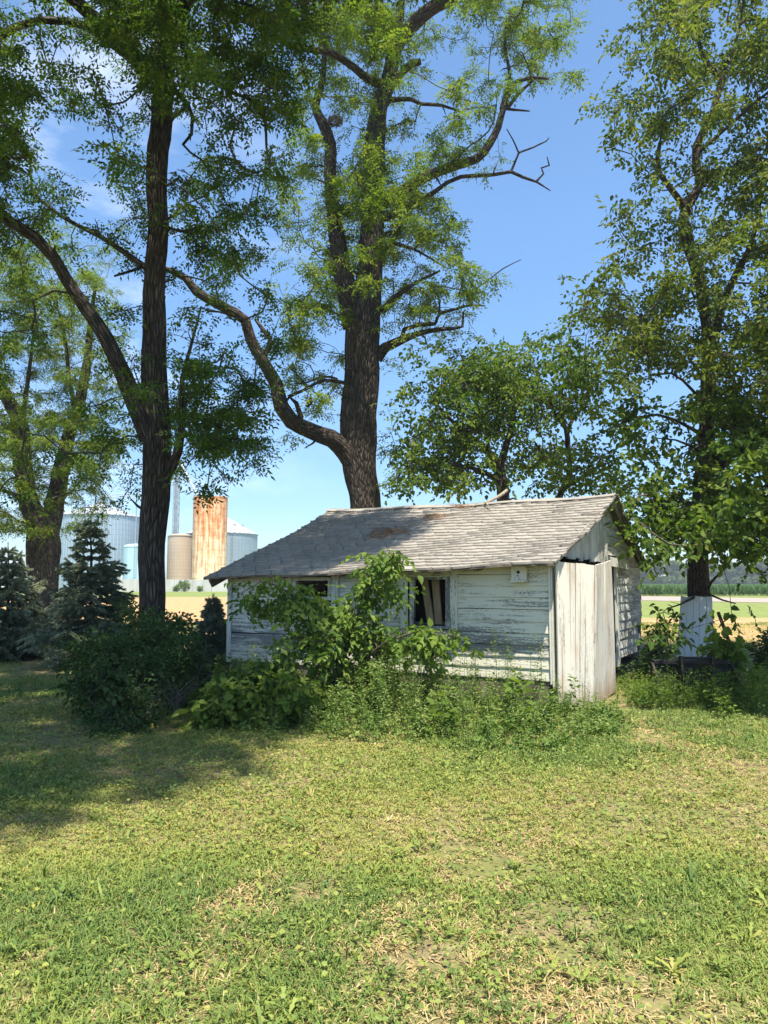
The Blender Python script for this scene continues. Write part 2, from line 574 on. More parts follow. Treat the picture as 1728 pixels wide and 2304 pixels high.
def wall_pt(px, py, y=0.0):
    """local point on the plane local-y = y seen at (px,py)"""
    u, v = (px - CX) / F_PX, (CY - py) / F_PX
    d = np.array([u, math.cos(PITCH) - v * math.sin(PITCH), math.sin(PITCH) + v * math.cos(PITCH)])
    o = F0 + UY * y
    return loc(CAM + d * (((o - CAM) @ UY) / (d @ UY)))


def end_pt(px, py, x=0.0):
    u, v = (px - CX) / F_PX, (CY - py) / F_PX
    d = np.array([u, math.cos(PITCH) - v * math.sin(PITCH), math.sin(PITCH) + v * math.cos(PITCH)])
    o = F0 + UX * x
    return loc(CAM + d * (((o - CAM) @ UX) / (d @ UX)))


def zat(lx, ly, px, py):
    """height of the local plan position as sketched at py"""
    w = F0 + UX * lx + UY * ly
    return P(px, py, w[1])[2]


HALF = W_ / 2
A = np.array([-0.13, 0.32, zat(-0.13, 0.32, 1232, 1263)])
B = np.array([-0.22, -HALF, zat(-0.22, -HALF, 1382, 1114)])
Cc = np.array([5.30, -HALF, zat(5.30, -HALF, 741, 1148)])
D = np.array([5.60, 0.32, zat(5.60, 0.32, 467, 1296)])
E = np.array([-0.12, -W_ - 0.25, zat(-0.12, -W_ - 0.25, 1447, 1276)])
H = np.array([5.5, -W_ - 0.25, E[2] - 0.05])


def roof_pt(a, b, rear=False):
    """a 0..1 from the near end, b 0 eave .. 1 ridge"""
    e0, e1 = (E, H) if rear else (A, D)
    p = (e0 * (1 - a) + e1 * a) * (1 - b) + (B * (1 - a) + Cc * a) * b
    p = p.copy()
    p[2] -= 0.05 * math.sin(math.pi * b) + 0.03 * math.sin(math.pi * a) * (0.4 + 0.6 * b)
    p[2] += 0.012 * math.sin(a * 17 + b * 9)
    return p


def roof_z(x, y):
    """underside height of the front slope over local (x, y)"""
    b = min(max((A[1] - y) / (A[1] - B[1]), 0), 1)
    a = min(max((x - A[0]) / (D[0] - A[0]), 0), 1)
    return roof_pt(a, b)[2]


# deck boards + shingles
roof_deck = MB()
for rear in (False, True):
    NA, NB = 24, 12
    for i in range(NA):
        for j in range(NB):
            q = [roof_pt((i + di) / NA, (j + dj) / NB, rear) for di, dj in ((0, 0), (1, 0), (1, 1), (0, 1))]
            roof_deck.add([p - np.array([0, 0, 0.02]) for p in q] + [p - np.array([0, 0, 0.05]) for p in q],
                          [[0, 1, 2, 3], [7, 6, 5, 4]] + ([[4, 5, 1, 0]] if j == 0 else []) + ([[7, 4, 0, 3]] if i == 0 else []) + ([[5, 6, 2, 1]] if i == NA - 1 else []))
roof = roof_deck.build('roof', M['old_wood'], shed)
SV, SF, SR = [], [], []
for rear in (False, True):
    nb = 23
    for j in range(nb + 1):
        b0, b1 = (j - 0.12) / nb, (j + 1.25) / nb
        na = 21
        off = (j % 2) * 0.5 + random.uniform(-0.08, 0.08)
        for i in range(-1, na + 1):
            a0, a1 = (i + off) / na, (i + 1 + off) / na
            g = 0.0026
            sk = 0.40 / na
            ja = random.uniform(-0.003, 0.003)
            jb = random.uniform(-0.10, 0.10) / nb
            if random.random() < 0.05:
                jb += random.uniform(0.1, 0.35) / nb
            pts = [(a0 + g + ja, b0 + jb + 0.20 / nb), (a0 + g + ja + 0.25 * (a1 - a0), b0 + jb), (a1 - g + ja, b0 + jb + random.uniform(0, 0.09) / nb), (a1 - g + ja + sk, b0 + 0.55 / nb), (a1 - g + ja + sk, b1), (a0 + g + ja + sk, b1)]
            ea = random.uniform(-0.004, 0.004)
            pts = [(min(max(a, -0.004 + ea), 1.004 + ea), min(b, 1.012)) for a, b in pts]
            if max(p[0] for p in pts) - min(p[0] for p in pts) < 0.006 or max(p[1] for p in pts) - min(p[1] for p in pts) < 0.01:
                continue
            lift = random.uniform(0.003, 0.008) + (random.random() < 0.08) * random.uniform(0.005, 0.02)
            base = len(SV)
            for k, (a, bb) in enumerate(pts):
                p = roof_pt(a, max(bb, -0.02), rear)
                p[2] += (-0.018 if k >= 3 else lift)
                p[2] += 0.002 * random.random()
                SV.append(p)
            for k, (a, bb) in enumerate(pts):
                p = roof_pt(a, max(bb, -0.02), rear)
                p[2] += -0.022
                SV.append(p)
            m_ = len(pts)
            SF.append([base + k for k in range(m_)])
            SF += [[base + (k + 1) % m_, base + k, base + m_ + k, base + m_ + (k + 1) % m_] for k in (0, 1, 2, 5)]
            rv = random.random() * 0.75 + (0.25 if random.random() < 0.2 else 0)
            SR += [rv] * (2 * m_)
sh = build('shingles', np.array(SV), SF, M['shingle'], roof, False, None, {'rnd': SR})
# ridge cap
rc = MB()
for i in range(26):
    a0, a1 = i / 26, (i + 1.12) / 26
    for s_ in (False, True):
        q = [roof_pt(min(a, 1.0), bb, s_) + np.array([0, 0, 0.02 + random.uniform(0, .008)]) for a, bb in ((a0, 0.965), (a1, 0.965), (a1, 1.0), (a0, 1.0))]
        rc.add(q + [p - np.array([0, 0, 0.012]) for p in q], [[0, 1, 2, 3], [7, 6, 5, 4], [0, 4, 5, 1], [0, 3, 7, 4], [1, 5, 6, 2]])
rcv = rc.build('ridge_cap', M['shingle'], roof, attrs={'rnd': [random.random() * .5 + .2 for _ in range(len(rc.v))]})

# front wall --------------------------------------------------------
w1a, w1b = wall_pt(1003, 1304), wall_pt(931, 1403)      # open window
WX0, WX1, WZ0, WZ1 = w1a[0], w1b[0], w1b[2], w1a[2]
w2a, w2b = wall_pt(741, 1306), wall_pt(668, 1342)
VX0, VX1, VZ0, VZ1 = w2a[0], w2b[0], w2b[2], w2a[2]
base_z = P(1238, 1534, 9.3)[2]
fw = MB()
course = 0.147
z = base_z
k = 0
holes = [(WX0 - 0.09, WX1 + 0.09, WZ0 - 0.03, WZ1 + 0.16), (VX0 - 0.06, VX1 + 0.06, VZ0 - 0.05, VZ1 + 0.06)]
while True:
    z1 = z + course * random.uniform(0.97, 1.03)
    segs = [(0.0, L_)]
    for hx0, hx1, hz0, hz1 in holes:
        if z1 > hz0 + 0.03 and z < hz1 - 0.03:
            ns = []
            for s0, s1 in segs:
                if s1 <= hx0 or s0 >= hx1:
                    ns.append((s0, s1))
                else:
                    if hx0 > s0: ns.append((s0, hx0))
                    if hx1 < s1: ns.append((hx1, s1))
            segs = ns
    done = False
    for s0, s1 in segs:
        # board lengths with butt joints
        cuts = [s0]
        if s1 - s0 > 2.2:
            cuts.append(s0 + (s1 - s0) * random.uniform(0.35, 0.65))
        cuts.append(s1)
        for c0, c1 in zip(cuts[:-1], cuts[1:]):
            st = max(2, int((c1 - c0) / 0.35))
            top0 = min(z1, roof_z(c0, 0) - 0.05)
            if top0 - z < 0.02:
                continue
            xs_ = np.linspace(c0 + 0.002, c1 - 0.002, st)
            sag = random.uniform(-0.004, 0.004)
            V, Fc = [], []
            for q, xx in enumerate(xs_):
                zt = min(z1, roof_z(xx, 0) - 0.05)
                w = 0.004 * math.sin(xx * 3.1 + k) + sag * (xx - c0)
                zb = z + w + random.uniform(-.0015, .0015)
                V += [(xx, 0.0, zb), (xx, 0.026, zb), (xx, 0.027, zb + 0.012), (xx, 0.012, zt - 0.004 + w), (xx, 0.0, zt - 0.004 + w)]
            for q in range(st - 1):
                for e in range(5):
                    Fc.append([q * 5 + e, q * 5 + (e + 1) % 5, (q + 1) * 5 + (e + 1) % 5, (q + 1) * 5 + e])
            Fc += [[4, 3, 2, 1, 0], [(st - 1) * 5 + e for e in range(5)]]
            fw.add(V, Fc)
    z = z1
    k += 1
    if z > max(A[2], D[2]) + 0.25:
        break
front = fw.build('front_wall', M['siding'], shed)
# backing sheathing just behind, with window holes
bk = MB()
def pane_grid(bm, xs_, zs_, y0, y1, holes_):
    for x0, x1 in zip(xs_[:-1], xs_[1:]):
        for z0, z1 in zip(zs_[:-1], zs_[1:]):
            cx, cz = (x0 + x1) / 2, (z0 + z1) / 2
            if any(h[0] < cx < h[1] and h[2] < cz < h[3] for h in holes_):
                continue
            bm.box((x0, y0, z0), (x1, y1, z1))
zt = min(roof_z(0.0, 0), roof_z(L_, 0)) - 0.08
op = [(WX0, WX1, WZ0, WZ1), (VX0, VX1, VZ0, VZ1)]
pane_grid(bk, sorted([0.06, WX0, WX1, VX0, VX1, L_ - .02]), sorted([base_z + 0.02, WZ0, WZ1, VZ0, VZ1, zt]), -0.05, -0.003, op)
bk.build('wall_backing', M['dark'], shed)
# sill beam + foundation
fb = MB(); fb.box((0.05, -0.16, 0.10), (L_ - .05, 0.012, base_z - 0.015), 0.006)
fb.build('sill_beam', M['old_wood'], shed)
fs = MB()
x = 0.1
while x < L_ - 0.2:
    w = random.uniform(0.22, 0.42)
    fs.box((x, -0.25, 0.0), (min(x + w, L_ - .06), -0.02 - random.uniform(0, .05), 0.10 - random.uniform(0.005, .02)), 0.012)
    x += w + 0.015
fs.build('foundation', M['stone'], shed)
# corner boards
cb = MB()
cb.box((-0.016, -0.09, base_z - .06), (-0.002, 0.024, roof_z(0, 0) - 0.07))
cb.box((0.0, 0.030, base_z - .03), (0.022, 0.046, roof_z(0.02, 0) - 0.075))
cb.build('corner_board', M['trim'], shed)
cb = MB()
cb.box((L_ - 0.06, 0.030, base_z - .03), (L_ + 0.02, 0.050, roof_z(L_, 0) - 0.07))
cb.build('corner_board', M['trim'], shed)

# open window with its frame, trim and header
def tz(x):
    return roof_z(x, 0.03) - 0.075
wn = MB()
wn.box((WX0 - 0.075, -0.06, WZ0 - 0.02), (WX0, 0.02, WZ1), 0.003)
wn.box((WX1, -0.06, WZ0 - 0.02), (WX1 + 0.055, 0.02, WZ1), 0.003)
wn.box((WX0 - 0.075, -0.06, WZ1 + 0.001), (WX1 + 0.055, 0.018, WZ1 + 0.035), 0.002)
wn.box((WX0 - 0.09, -0.06, WZ0 - 0.06), (WX1 + 0.09, 0.045, WZ0 - 0.022), 0.002)
win = wn.build('window', M['bare_trim'], shed)
for x0, x1 in ((wall_pt(1031, 1350)[0], wall_pt(1016, 1350)[0]), (wall_pt(920, 1350)[0], wall_pt(905, 1350)[0])):
    wt = MB()
    wt.box((x0, 0.028, WZ0 - 0.06), (x1, 0.052, tz((x0 + x1) / 2)), 0.002)
    wt.build('window_trim', M['trim'], win)
hd = MB(); hd.box((WX0 - 0.085, -0.02, WZ1 + 0.037), (WX1 + 0.08, 0.016, tz(WX0)), 0.002)
hd.build('header_board', M['siding'], win)

wn = MB()
wn.box((VX0 - 0.055, -0.05, VZ0 - 0.05), (VX0, 0.040, VZ1 + 0.05), 0.002)
wn.box((VX1, -0.05, VZ0 - 0.05), (VX1 + 0.055, 0.040, VZ1 + 0.05), 0.002)
wn.box((VX0, -0.05, VZ1), (VX1, 0.038, VZ1 + 0.05), 0.002)
wn.box((VX0, -0.05, VZ0 - 0.05), (VX1, 0.038, VZ0), 0.002)
win2 = wn.build('window', M['trim'], shed)
for x0, x1 in ((wall_pt(765, 1320)[0], wall_pt(750, 1320)[0]), (VX1 + 0.07, VX1 + 0.19)):
    wt = MB()
    wt.box((x0, 0.028, VZ0 - .35), (x1, 0.052, tz(x0)), 0.002)
    wt.build('window_trim', M['trim'], win2)

# rafter tails and left return box
for px in (1085, 1000, 900, 790, 660, 560):
    x = wall_pt(px, 1290)[0]
    rt = MB()
    z0, z1 = roof_z(x, 0.0) - 0.055, roof_z(x, 0.25) - 0.055
    rt.prism([(x - .025, 0.03, z0), (x - .025, 0.26, z1), (x - .025, 0.25, z1 - 0.045), (x - .025, 0.03, z0 - 0.09)], (0.05, 0, 0))
    rt.build('rafter_tail', M['old_wood'], shed)
fa = MB()
p0, p1 = roof_pt(0.985, 0.0), roof_pt(0.985, 0.99)
fa.prism([p0 + [0, -.02, -.056], p1 + [0, 0, -.056], p1 + [0, 0, -.16], p0 + [0, -.10, -.17]], (-0.03, 0, 0))
fa.build('rake_board', M['old_wood'], shed)
fa = MB()
for (r_, yy) in ((False, 0.02), (True, -0.02)):
    p0, p1 = roof_pt(0.0, 0.04, r_), roof_pt(0.0, 0.995, r_)
    dx = np.array([0.045, 0, 0])
    fa.prism([p0 + dx + [0, 0, -.055], p1 + dx + [0, 0, -.055], p1 + dx + [0, 0, -.15], p0 + dx + [0, 0, -.12]], (0.022, 0, 0))
fa.build('rake_board', M['grey_wood'], shed)

# near gable wall ---------------------------------------------------
DOOR_Y0, DOOR_Y1 = -0.10, end_pt(1383, 1330)[1]
HEAD_Z = end_pt(1300, 1258)[2]
YB = end_pt(1362, 1200)[1]          # the vertical boards end here
def gz(y):
    r_ = y < -HALF
    b = (-y + A[1]) / (HALF + A[1]) if not r_ else (y - E[1]) / (-HALF - E[1])
    return roof_pt(0.0, min(max(b, 0), 1), r_)[2] - 0.055
# vertical boards
vb = MB()
y = 0.02
while y > YB:
    w = random.uniform(0.11, 0.15)
    y1 = max(y - w, YB)
    ym = (y + y1) / 2
    bot = HEAD_Z + random.uniform(-0.03, 0.02)
    zz0, zz1 = gz(y), gz(y1)
    if min(zz0, zz1) > bot + 0.02:
        vb.prism([(-0.030, y - .003, bot), (-0.030, y1 + .003, bot), (-0.030, y1 + .003, zz1), (-0.030, y - .003, zz0)], (0.03 - random.uniform(0, .004), 0, 0))
    y = y1
vb.build('gable_boards', M['gable_boards'], shed)
# lap siding on the rest of the gable
gs = MB()
z = 0.35
k = 0
while z < B[2]:
    z1 = z + 0.155
    y_start = YB - 0.004 if z > HEAD_Z - 0.02 else DOOR_Y1 - 0.13
    y_end = -W_
    # clip against the slopes
    while y_start > y_end and gz(y_start) < z + 0.03: y_start -= 0.05
    while y_end < y_start and gz(y_end) < z + 0.03: y_end += 0.05
    if y_start - y_end > 0.1:
        if z < 0.9:
            y_end += random.uniform(0.0, 0.55)
        ys_ = np.linspace(y_start, y_end, max(3, int((y_start - y_end) / 0.2)))
        V, Fc = [], []
        bend = random.uniform(-0.02, 0.02)
        for q, yy in enumerate(ys_):
            zt_ = min(z1, gz(yy))
            w = bend * math.sin(q * 0.7) * 0.5
            V += [(0.0, yy, z + w), (-0.026 - abs(w) * .4, yy, z + w), (-0.010, yy, max(zt_ + w, z + w + .01)), (0.0, yy, max(zt_ + w, z + w + .01))]
        for q in range(len(ys_) - 1):
            for e in range(4):
                Fc.append([q * 4 + (e + 1) % 4, q * 4 + e, (q + 1) * 4 + e, (q + 1) * 4 + (e + 1) % 4])
        Fc += [[0, 1, 2, 3], [(len(ys_) - 1) * 4 + e for e in (3, 2, 1, 0)]]
        gs.add(V, Fc)
    z = z1
    k += 1
gs.build('gable_wall', M['gable_siding'], shed)
gb = MB()
ys_ = np.linspace(-0.02, -W_ + .01, 40)
for ya, yb in zip(ys_[:-1], ys_[1:]):
    lo = HEAD_Z + 0.05 if (DOOR_Y0 > (ya + yb) / 2 > DOOR_Y1) else 0.45
    za, zb = gz(ya) - .01, gz(yb) - .01
    if min(za, zb) > lo:
        gb.prism([(0.004, ya, lo), (0.004, yb, lo), (0.004, yb, zb), (0.004, ya, za)], (0.03, 0, 0))
gb.build('gable_backing', M['dark'], shed)
jb = MB()
jb.box((-0.032, DOOR_Y1 - 0.125, 0.22), (0.05, DOOR_Y1, HEAD_Z - .005), 0.003)
jb.build('door_jamb', M['trim'], shed)
hb = MB()
hb.prism([(-0.060, YB + .02, HEAD_Z - .06), (-0.060, DOOR_Y1 - 0.9, HEAD_Z - .10), (-0.060, DOOR_Y1 - 0.9, HEAD_Z + .05), (-0.060, YB + .02, HEAD_Z + .09)], (0.028, 0, 0))
hb.build('door_header', M['gable_boards'], shed)

# plain hidden walls, floor
hw = MB()
hw.box((0.03, -W_ - .03, 0.2), (L_ - .03, -W_ + .03, H[2] - .12))
hw.build('rear_wall', M['gable_siding'], shed)
lw = MB()
for ya, yb in zip(ys_[:-1], ys_[1:]):
    f_ = lambda y: roof_pt(0.95, min(max((-y + A[1]) / (HALF + A[1]) if y > -HALF else (y - E[1]) / (-HALF - E[1]), 0), 1), y < -HALF)[2] - .07
    lw.prism([(L_ - .03, ya, 0.2), (L_ - .03, yb, 0.2), (L_ - .03, yb, f_(yb)), (L_ - .03, ya, f_(ya))], (0.028, 0, 0))
lw.build('gable_wall', M['gable_siding'], shed)
fl = MB(); fl.box((0.05, -W_ + .05, 0.12), (L_ - .06, -.2, 0.20))
fl.build('floor_boards', M['dark'], shed)
# dark post/partition deep inside
pt = MB(); pt.box((0.1, -2.6, 0.2), (L_ - .1, -2.55, 2.0))
pt.build('partition', M['dark'], shed)

# the two sagging door leaves ---------------------------------------
def leaf(name, b0, b1, t0, t1, nb, label=None):
    """vertical boards between bottom points b0-b1 and top points t0-t1 (world)"""
    bm = MB()
    b0, b1, t0, t1 = [loc(p) for p in (b0, b1, t0, t1)]
    cuts = [0] + sorted((i + random.uniform(-.12, .12)) / nb for i in range(1, nb)) + [1]
    d = (b1 - b0); d[2] = 0
    nrm = np.array([d[1], -d[0], 0]); nrm /= np.linalg.norm(nrm)
    for c0, c1 in zip(cuts[:-1], cuts[1:]):
        th = 0.026
        off = random.uniform(-.003, .003)
        e = 0.006 / max(np.linalg.norm(d), .1)
        ws = np.array([0.3, 0.3, 0]) * 0
        nseg = 8
        V = []
        for q in range(nseg + 1):
            f_ = q / nseg
            zj = random.uniform(-.03, .02) if q == 0 else (random.uniform(-.006, .006) if q == nseg else 0)
            for s_ in (0, th):
                for cc in (c0 + e * .3, c1 - e * .3):
                    p = (b0 + (b1 - b0) * cc) * (1 - f_) + (t0 + (t1 - t0) * cc) * f_
                    p = p + nrm * (s_ + off + 0.010 * math.sin(f_ * 3.0 + c0 * 9))
                    p[2] = max(p[2] + zj, 0.005)
                    V.append(p)
        Fc = []
        for q in range(nseg):
            a = q * 4
            for i, j in ((0, 1), (1, 3), (3, 2), (2, 0)):
                Fc.append([a + i, a + j, a + 4 + j, a + 4 + i])
        Fc += [[1, 0, 2, 3], [nseg * 4 + i for i in (0, 1, 3, 2)]]
        bm.add(V, Fc)
    o = bm.build(name, M['door'], shed)
    if label: o['label'] = label
    return o
hb0 = F0 + UX * -0.05 + UY * 0.01
hb1 = G(1331, 1598)
hb2 = G(1381, 1560)
leaf('door', hb0 + [0, 0, .12], hb1 + [0, 0, .02], np.array([*hb0[:2], P(1240, 1262, hb0[1])[2]]), P(1336, 1272, hb1[1] + .03), 8, 'wider door leaf of the folded door')
leaf('door', hb1 + [0.005, 0.03, .02], hb2 + [0, 0, .02], P(1338, 1272, hb1[1] + .06), P(1372, 1261, hb2[1]), 4, 'narrower door leaf folded back')

# things about the shed ----------------------------------------------
def near(px, py, y):
    return F0 + UX * wall_pt(px, py, y)[0] + UY * y + np.array([0, 0, wall_pt(px, py, y)[2]])
# birdhouse
bh0 = near(1166, 1290, 0.13)
bird = empty('birdhouse', bh0, shed.rotation_euler.z)
tag(bird, 'small white birdhouse hung under the shed eave', 'birdhouse')
b = MB()
prof = [(-.095, -.09), (.095, -.09), (.095, .06)] + [(.095 * math.cos(a), .06 + .06 * math.sin(a)) for a in np.linspace(.3, math.pi - .3, 7)] + [(-.095, .06)]
b.prism([(x_, .0, z_) for x_, z_ in prof], (0, -.085, 0))
b.build('box', M['trim'], bird)
b = MB(); b.box((-.105, -.085, -.112), (.105, .03, -.0925)); b.build('floor_ledge', M['trim'], bird)
b = MB(); b.lathe([(.021, 0), (.021, .004)], seg=16)  # near-black disc on the solid front, colour standing in for the hole's shade
hole = b.build('hole_shade_disc', M['dark'], bird); hole.rotation_euler = (rad(-90), 0, 0); hole.location = (0, .001, .015)
b = MB(); b.beam((0, .0015, -.03), (0.004, .05, -.032), .008, .008); b.build('perch', M['old_wood'], bird)
# planks leaning in the open window
for (ax, ay, bx, by, w, lab) in ((948, 1298, 968, 1412, .10, 'tan plank leaning in the open window, the one slanting more'),
                                 (976, 1296, 987, 1412, .105, 'tan plank in the open window, upright one nearer the right post')):
    b = MB()
    p0, p1 = near(ax, ay, -0.22), near(bx, by, -0.14)
    dd = p1 - p0
    p1 = p0 + dd * 1.9
    p1 = p0 + dd * ((p0[2] - 0.21) / (p0[2] - (p0 + dd)[2]))
    b.beam(p0 + [0, 0, .25], p1, w, .03, UY)
    tag(b.build('plank', M['tan_wood']), lab, 'plank', 'planks in the shed window')
# pale sacks on the floor behind the window
for (px, lab, s_) in ((940, 'crumpled pale sack heaped low behind the open window', .30), (999, 'rounded pale bundle behind the right post of the open window', .22)):
    c = near(px, 1400, -0.55)
    a_, e_ = np.meshgrid(np.linspace(0, 2 * math.pi, 20, endpoint=False), np.linspace(-1.45, 1.45, 12))
    X_, Z_ = np.cos(a_) * np.cos(e_), np.sin(e_)
    Y_ = np.sin(a_) * np.cos(e_)
    rr = 1 + .25 * (vnoise(X_ * 2 + 5 + Z_, Y_ * 2 + 3 - Z_, .8, 4) - .5)
    hgt_ = max(c[2] - .2, .25)
    V = np.stack([X_ * rr * s_, Y_ * rr * s_, (Z_ * rr + 1) * hgt_ / 2], -1).reshape(-1, 3) + [c[0], c[1], .2]
    Q = [[j * 20 + i, j * 20 + (i + 1) % 20, (j + 1) * 20 + (i + 1) % 20, (j + 1) * 20 + i] for j in range(11) for i in range(20)]
    tag(build('sack', V, Q + [list(range(20))[::-1], [11 * 20 + i for i in range(20)]], M['sack'], smooth=True), lab, 'sack')
# grey boards leaning on the rear corner
for (px0, px1, w, ttl) in ((1441, 1436, .10, 'grey weathered board leaning on the shed rear corner, taller one'), (1430, 1424, .14, 'dark short board leaning against the shed beside the taller grey one')):
    b = MB()
    Yb = 14.2
    top = P(px0, 1376 if w < .12 else 1392, Yb); bot = P(px1, 1500, Yb - .25); bot[2] = 0.02
    b.beam(top, bot, w, .025, (0.866, -0.5, 0))
    tag(b.build('board', M['grey_wood' if w < .12 else 'old_wood']), ttl, 'board')

# ------------------------------------------------------------------ plants: builders
def catmull(pts, step):
    pts = np.array(pts, float)
    n = len(pts)
    if n < 3:
        L = np.linalg.norm(pts[-1, :3] - pts[0, :3])
        k = max(2, int(L / step) + 1)
        return pts[0] + (pts[-1] - pts[0]) * np.linspace(0, 1, k)[:, None]
    ext = np.vstack([2 * pts[0] - pts[1], pts, 2 * pts[-1] - pts[-2]])
    out = []
    for i in range(1, n):
        p0, p1, p2, p3 = ext[i - 1], ext[i], ext[i + 1], ext[i + 2]
        k = max(1, int(np.linalg.norm(p2[:3] - p1[:3]) / step))
        for t in np.arange(k) / k:
            out.append(0.5 * ((2 * p1) + (-p0 + p2) * t + (2 * p0 - 5 * p1 + 4 * p2 - p3) * t * t + (-p0 + 3 * p1 - 3 * p2 + p3) * t ** 3))
    out.append(pts[-1])
    return np.array(out)


def limb_px(Y0, pts):
    """pts: (px, py, width px[, dY]) -> array of x, y, z, radius"""
    out = []
    for p in pts:
        Y = Y0 + (p[3] if len(p) > 3 else 0.0)
        q = P(p[0], p[1], Y)
        fw = Y * math.cos(PITCH) + (q[2] - 1.6) * math.sin(PITCH)
        out.append([*q, p[2] / 2 / F_PX * fw])
    return np.array(out)


class Wood:
    def __init__(s):
        s.V, s.Q, s.B, s.n = [], [], [], 0

    def tube(s, pts, r, sides, ridge=None):
        V, Q, bk, caps = tube_np(pts, r, sides, ridge)
        s.V.append(V); s.Q.append(Q + s.n); s.B.append(bk); s.n += len(V)

    def build(s, name, mat, parent=None):
        return build(name, np.vstack(s.V), [np.vstack(s.Q)], mat, None, True, None, {'bk': np.vstack(s.B)})


def ridger(seed, amp):
    r_ = np.random.default_rng(seed)
    ph = r_.uniform(0, 6.28, 8)

    def f(a, L, r):
        k = 11 + int(r_.integers(0, 3)) if False else 11
        d1 = 1.1 * np.sin(L * 1.3 + ph[0] + 2 * a) + .6 * np.sin(L * 3.7 + ph[1] - 3 * a)
        d2 = 1.0 * np.sin(L * 1.7 + ph[2] - 2 * a) + .7 * np.sin(L * 4.3 + ph[3] + a)
        rd = .6 * np.abs(np.sin(a * k * .5 * 2 + d1 * 1.4 + ph[4])) + .4 * np.abs(np.sin(a * 8 + d2 * 1.6 + ph[5]))
        o = 1.0 + amp * (rd - .6)
        o = o + amp * .45 * np.sin(2 * a + L * .9 + ph[6]) + amp * .35 * np.sin(3 * a - L * 1.6 + ph[7]) * np.sin(L * 2.3)
        return o
    return f


# leaf templates: verts (x along, y across, z normal), faces
def t_broad(w=0.62, fold=0.10):
    V = np.array([(0, 0, 0), (.28, .5 * w, fold), (.68, .36 * w, fold * .7), (1, 0, -.06), (.68, -.36 * w, fold * .7), (.28, -.5 * w, fold)])
    return V, [(0, 5, 4, 3), (0, 3, 2, 1)]


def t_diamond(w=0.5):
    V = np.array([(0, 0, 0), (.45, .5 * w, .04), (1, 0, 0), (.45, -.5 * w, .04)])
    return V, [(0, 3, 2, 1)]


def t_pinnate(pairs=5, ll=0.26, lw=0.125, variants=6):
    r_ = np.random.default_rng(5)
    VV, OO = [], []
    for v in range(variants):
        V, Fc, O = [], [], []
        curve = r_.uniform(.10, .40); bend = r_.normal(0, .18)
        for i in range(pairs):
            for s in (-1, 1):
                x = 0.14 + 0.80 * (i + r_.uniform(-.15, .25)) / pairs
                sc = (1 - 0.25 * abs(i - pairs * .45) / pairs) * r_.uniform(.7, 1.15) * (r_.random() > .08)
                sc = max(sc, .05)
                d = np.array([.45 + r_.normal(0, .15), s * .9, -.15 + r_.normal(0, .25)]); d /= np.linalg.norm(d)
                n_ = np.array([-d[1], d[0], r_.normal(0, .45)]) * s
                b = np.array([x, bend * x * x, -curve * x * x])
                k = len(V)
                V += [b, b + d * ll * sc * .45 + n_ * lw * .5 * sc, b + d * ll * sc, b + d * ll * sc * .45 - n_ * lw * .5 * sc]
                Fc.append((k, k + 1, k + 2, k + 3) if s < 0 else (k + 3, k + 2, k + 1, k))
                O += [r_.normal(0, .10)] * 4
        k = len(V)
        V += [np.array([q[0], q[1] + bend * q[0] ** 2, q[2] - curve * q[0] ** 2]) for q in ((.94, 0, 0), (1.05, .06, 0), (1.2, 0, 0), (1.05, -.06, 0))]
        Fc.append((k, k + 3, k + 2, k + 1)); O += [.05] * 4
        VV.append(V); OO.append(O)
    return np.array(VV), Fc, np.array(OO)


def t_spray(n=7, ll=0.30, w=0.62, variants=6, seed=3):
    """short twig with alternate drooping leaves"""
    r_ = np.random.default_rng(seed)
    VV, OO = [], []
    for v in range(variants):
        V, Fc, O = [], [], []
        curve = r_.uniform(.05, .35); bend = r_.normal(0, .2)
        for i in range(n):
            s = -1 if i % 2 else 1
            x = .10 + .9 * (i + r_.uniform(-.3, .3)) / (n - 1) if i < n - 1 else 1.0
            b = np.array([x, bend * x * x, -curve * x * x])
            ang = s * rad(r_.uniform(30, 75)) if i < n - 1 else rad(r_.normal(0, 15))
            d = np.array([math.cos(ang), math.sin(ang), r_.normal(-.35, .3)]); d /= np.linalg.norm(d)
            nn = np.array([r_.normal(0, .35), r_.normal(0, .35), 1.0])
            sd = np.cross(nn, d); sd /= np.linalg.norm(sd); nn = np.cross(d, sd)
            L = ll * r_.uniform(.6, 1.2); fo = r_.uniform(.03, .2)
            k = len(V)
            for (u, y_, z_) in ((0, 0, 0), (.30, .5 * w, fo), (.68, .36 * w, fo * .6), (1, 0, -.12), (.68, -.36 * w, fo * .6), (.30, -.5 * w, fo)):
                V.append(b + d * u * L + sd * y_ * L + nn * z_ * L)
            Fc += [(k, k + 5, k + 4, k + 3), (k, k + 3, k + 2, k + 1)]
            O += [r_.normal(0, .16)] * 6
        VV.append(V); OO.append(O)
    return np.array(VV), Fc, np.array(OO)


def unit(a):
    return a / (np.linalg.norm(a, axis=-1, keepdims=True) + 1e-9)


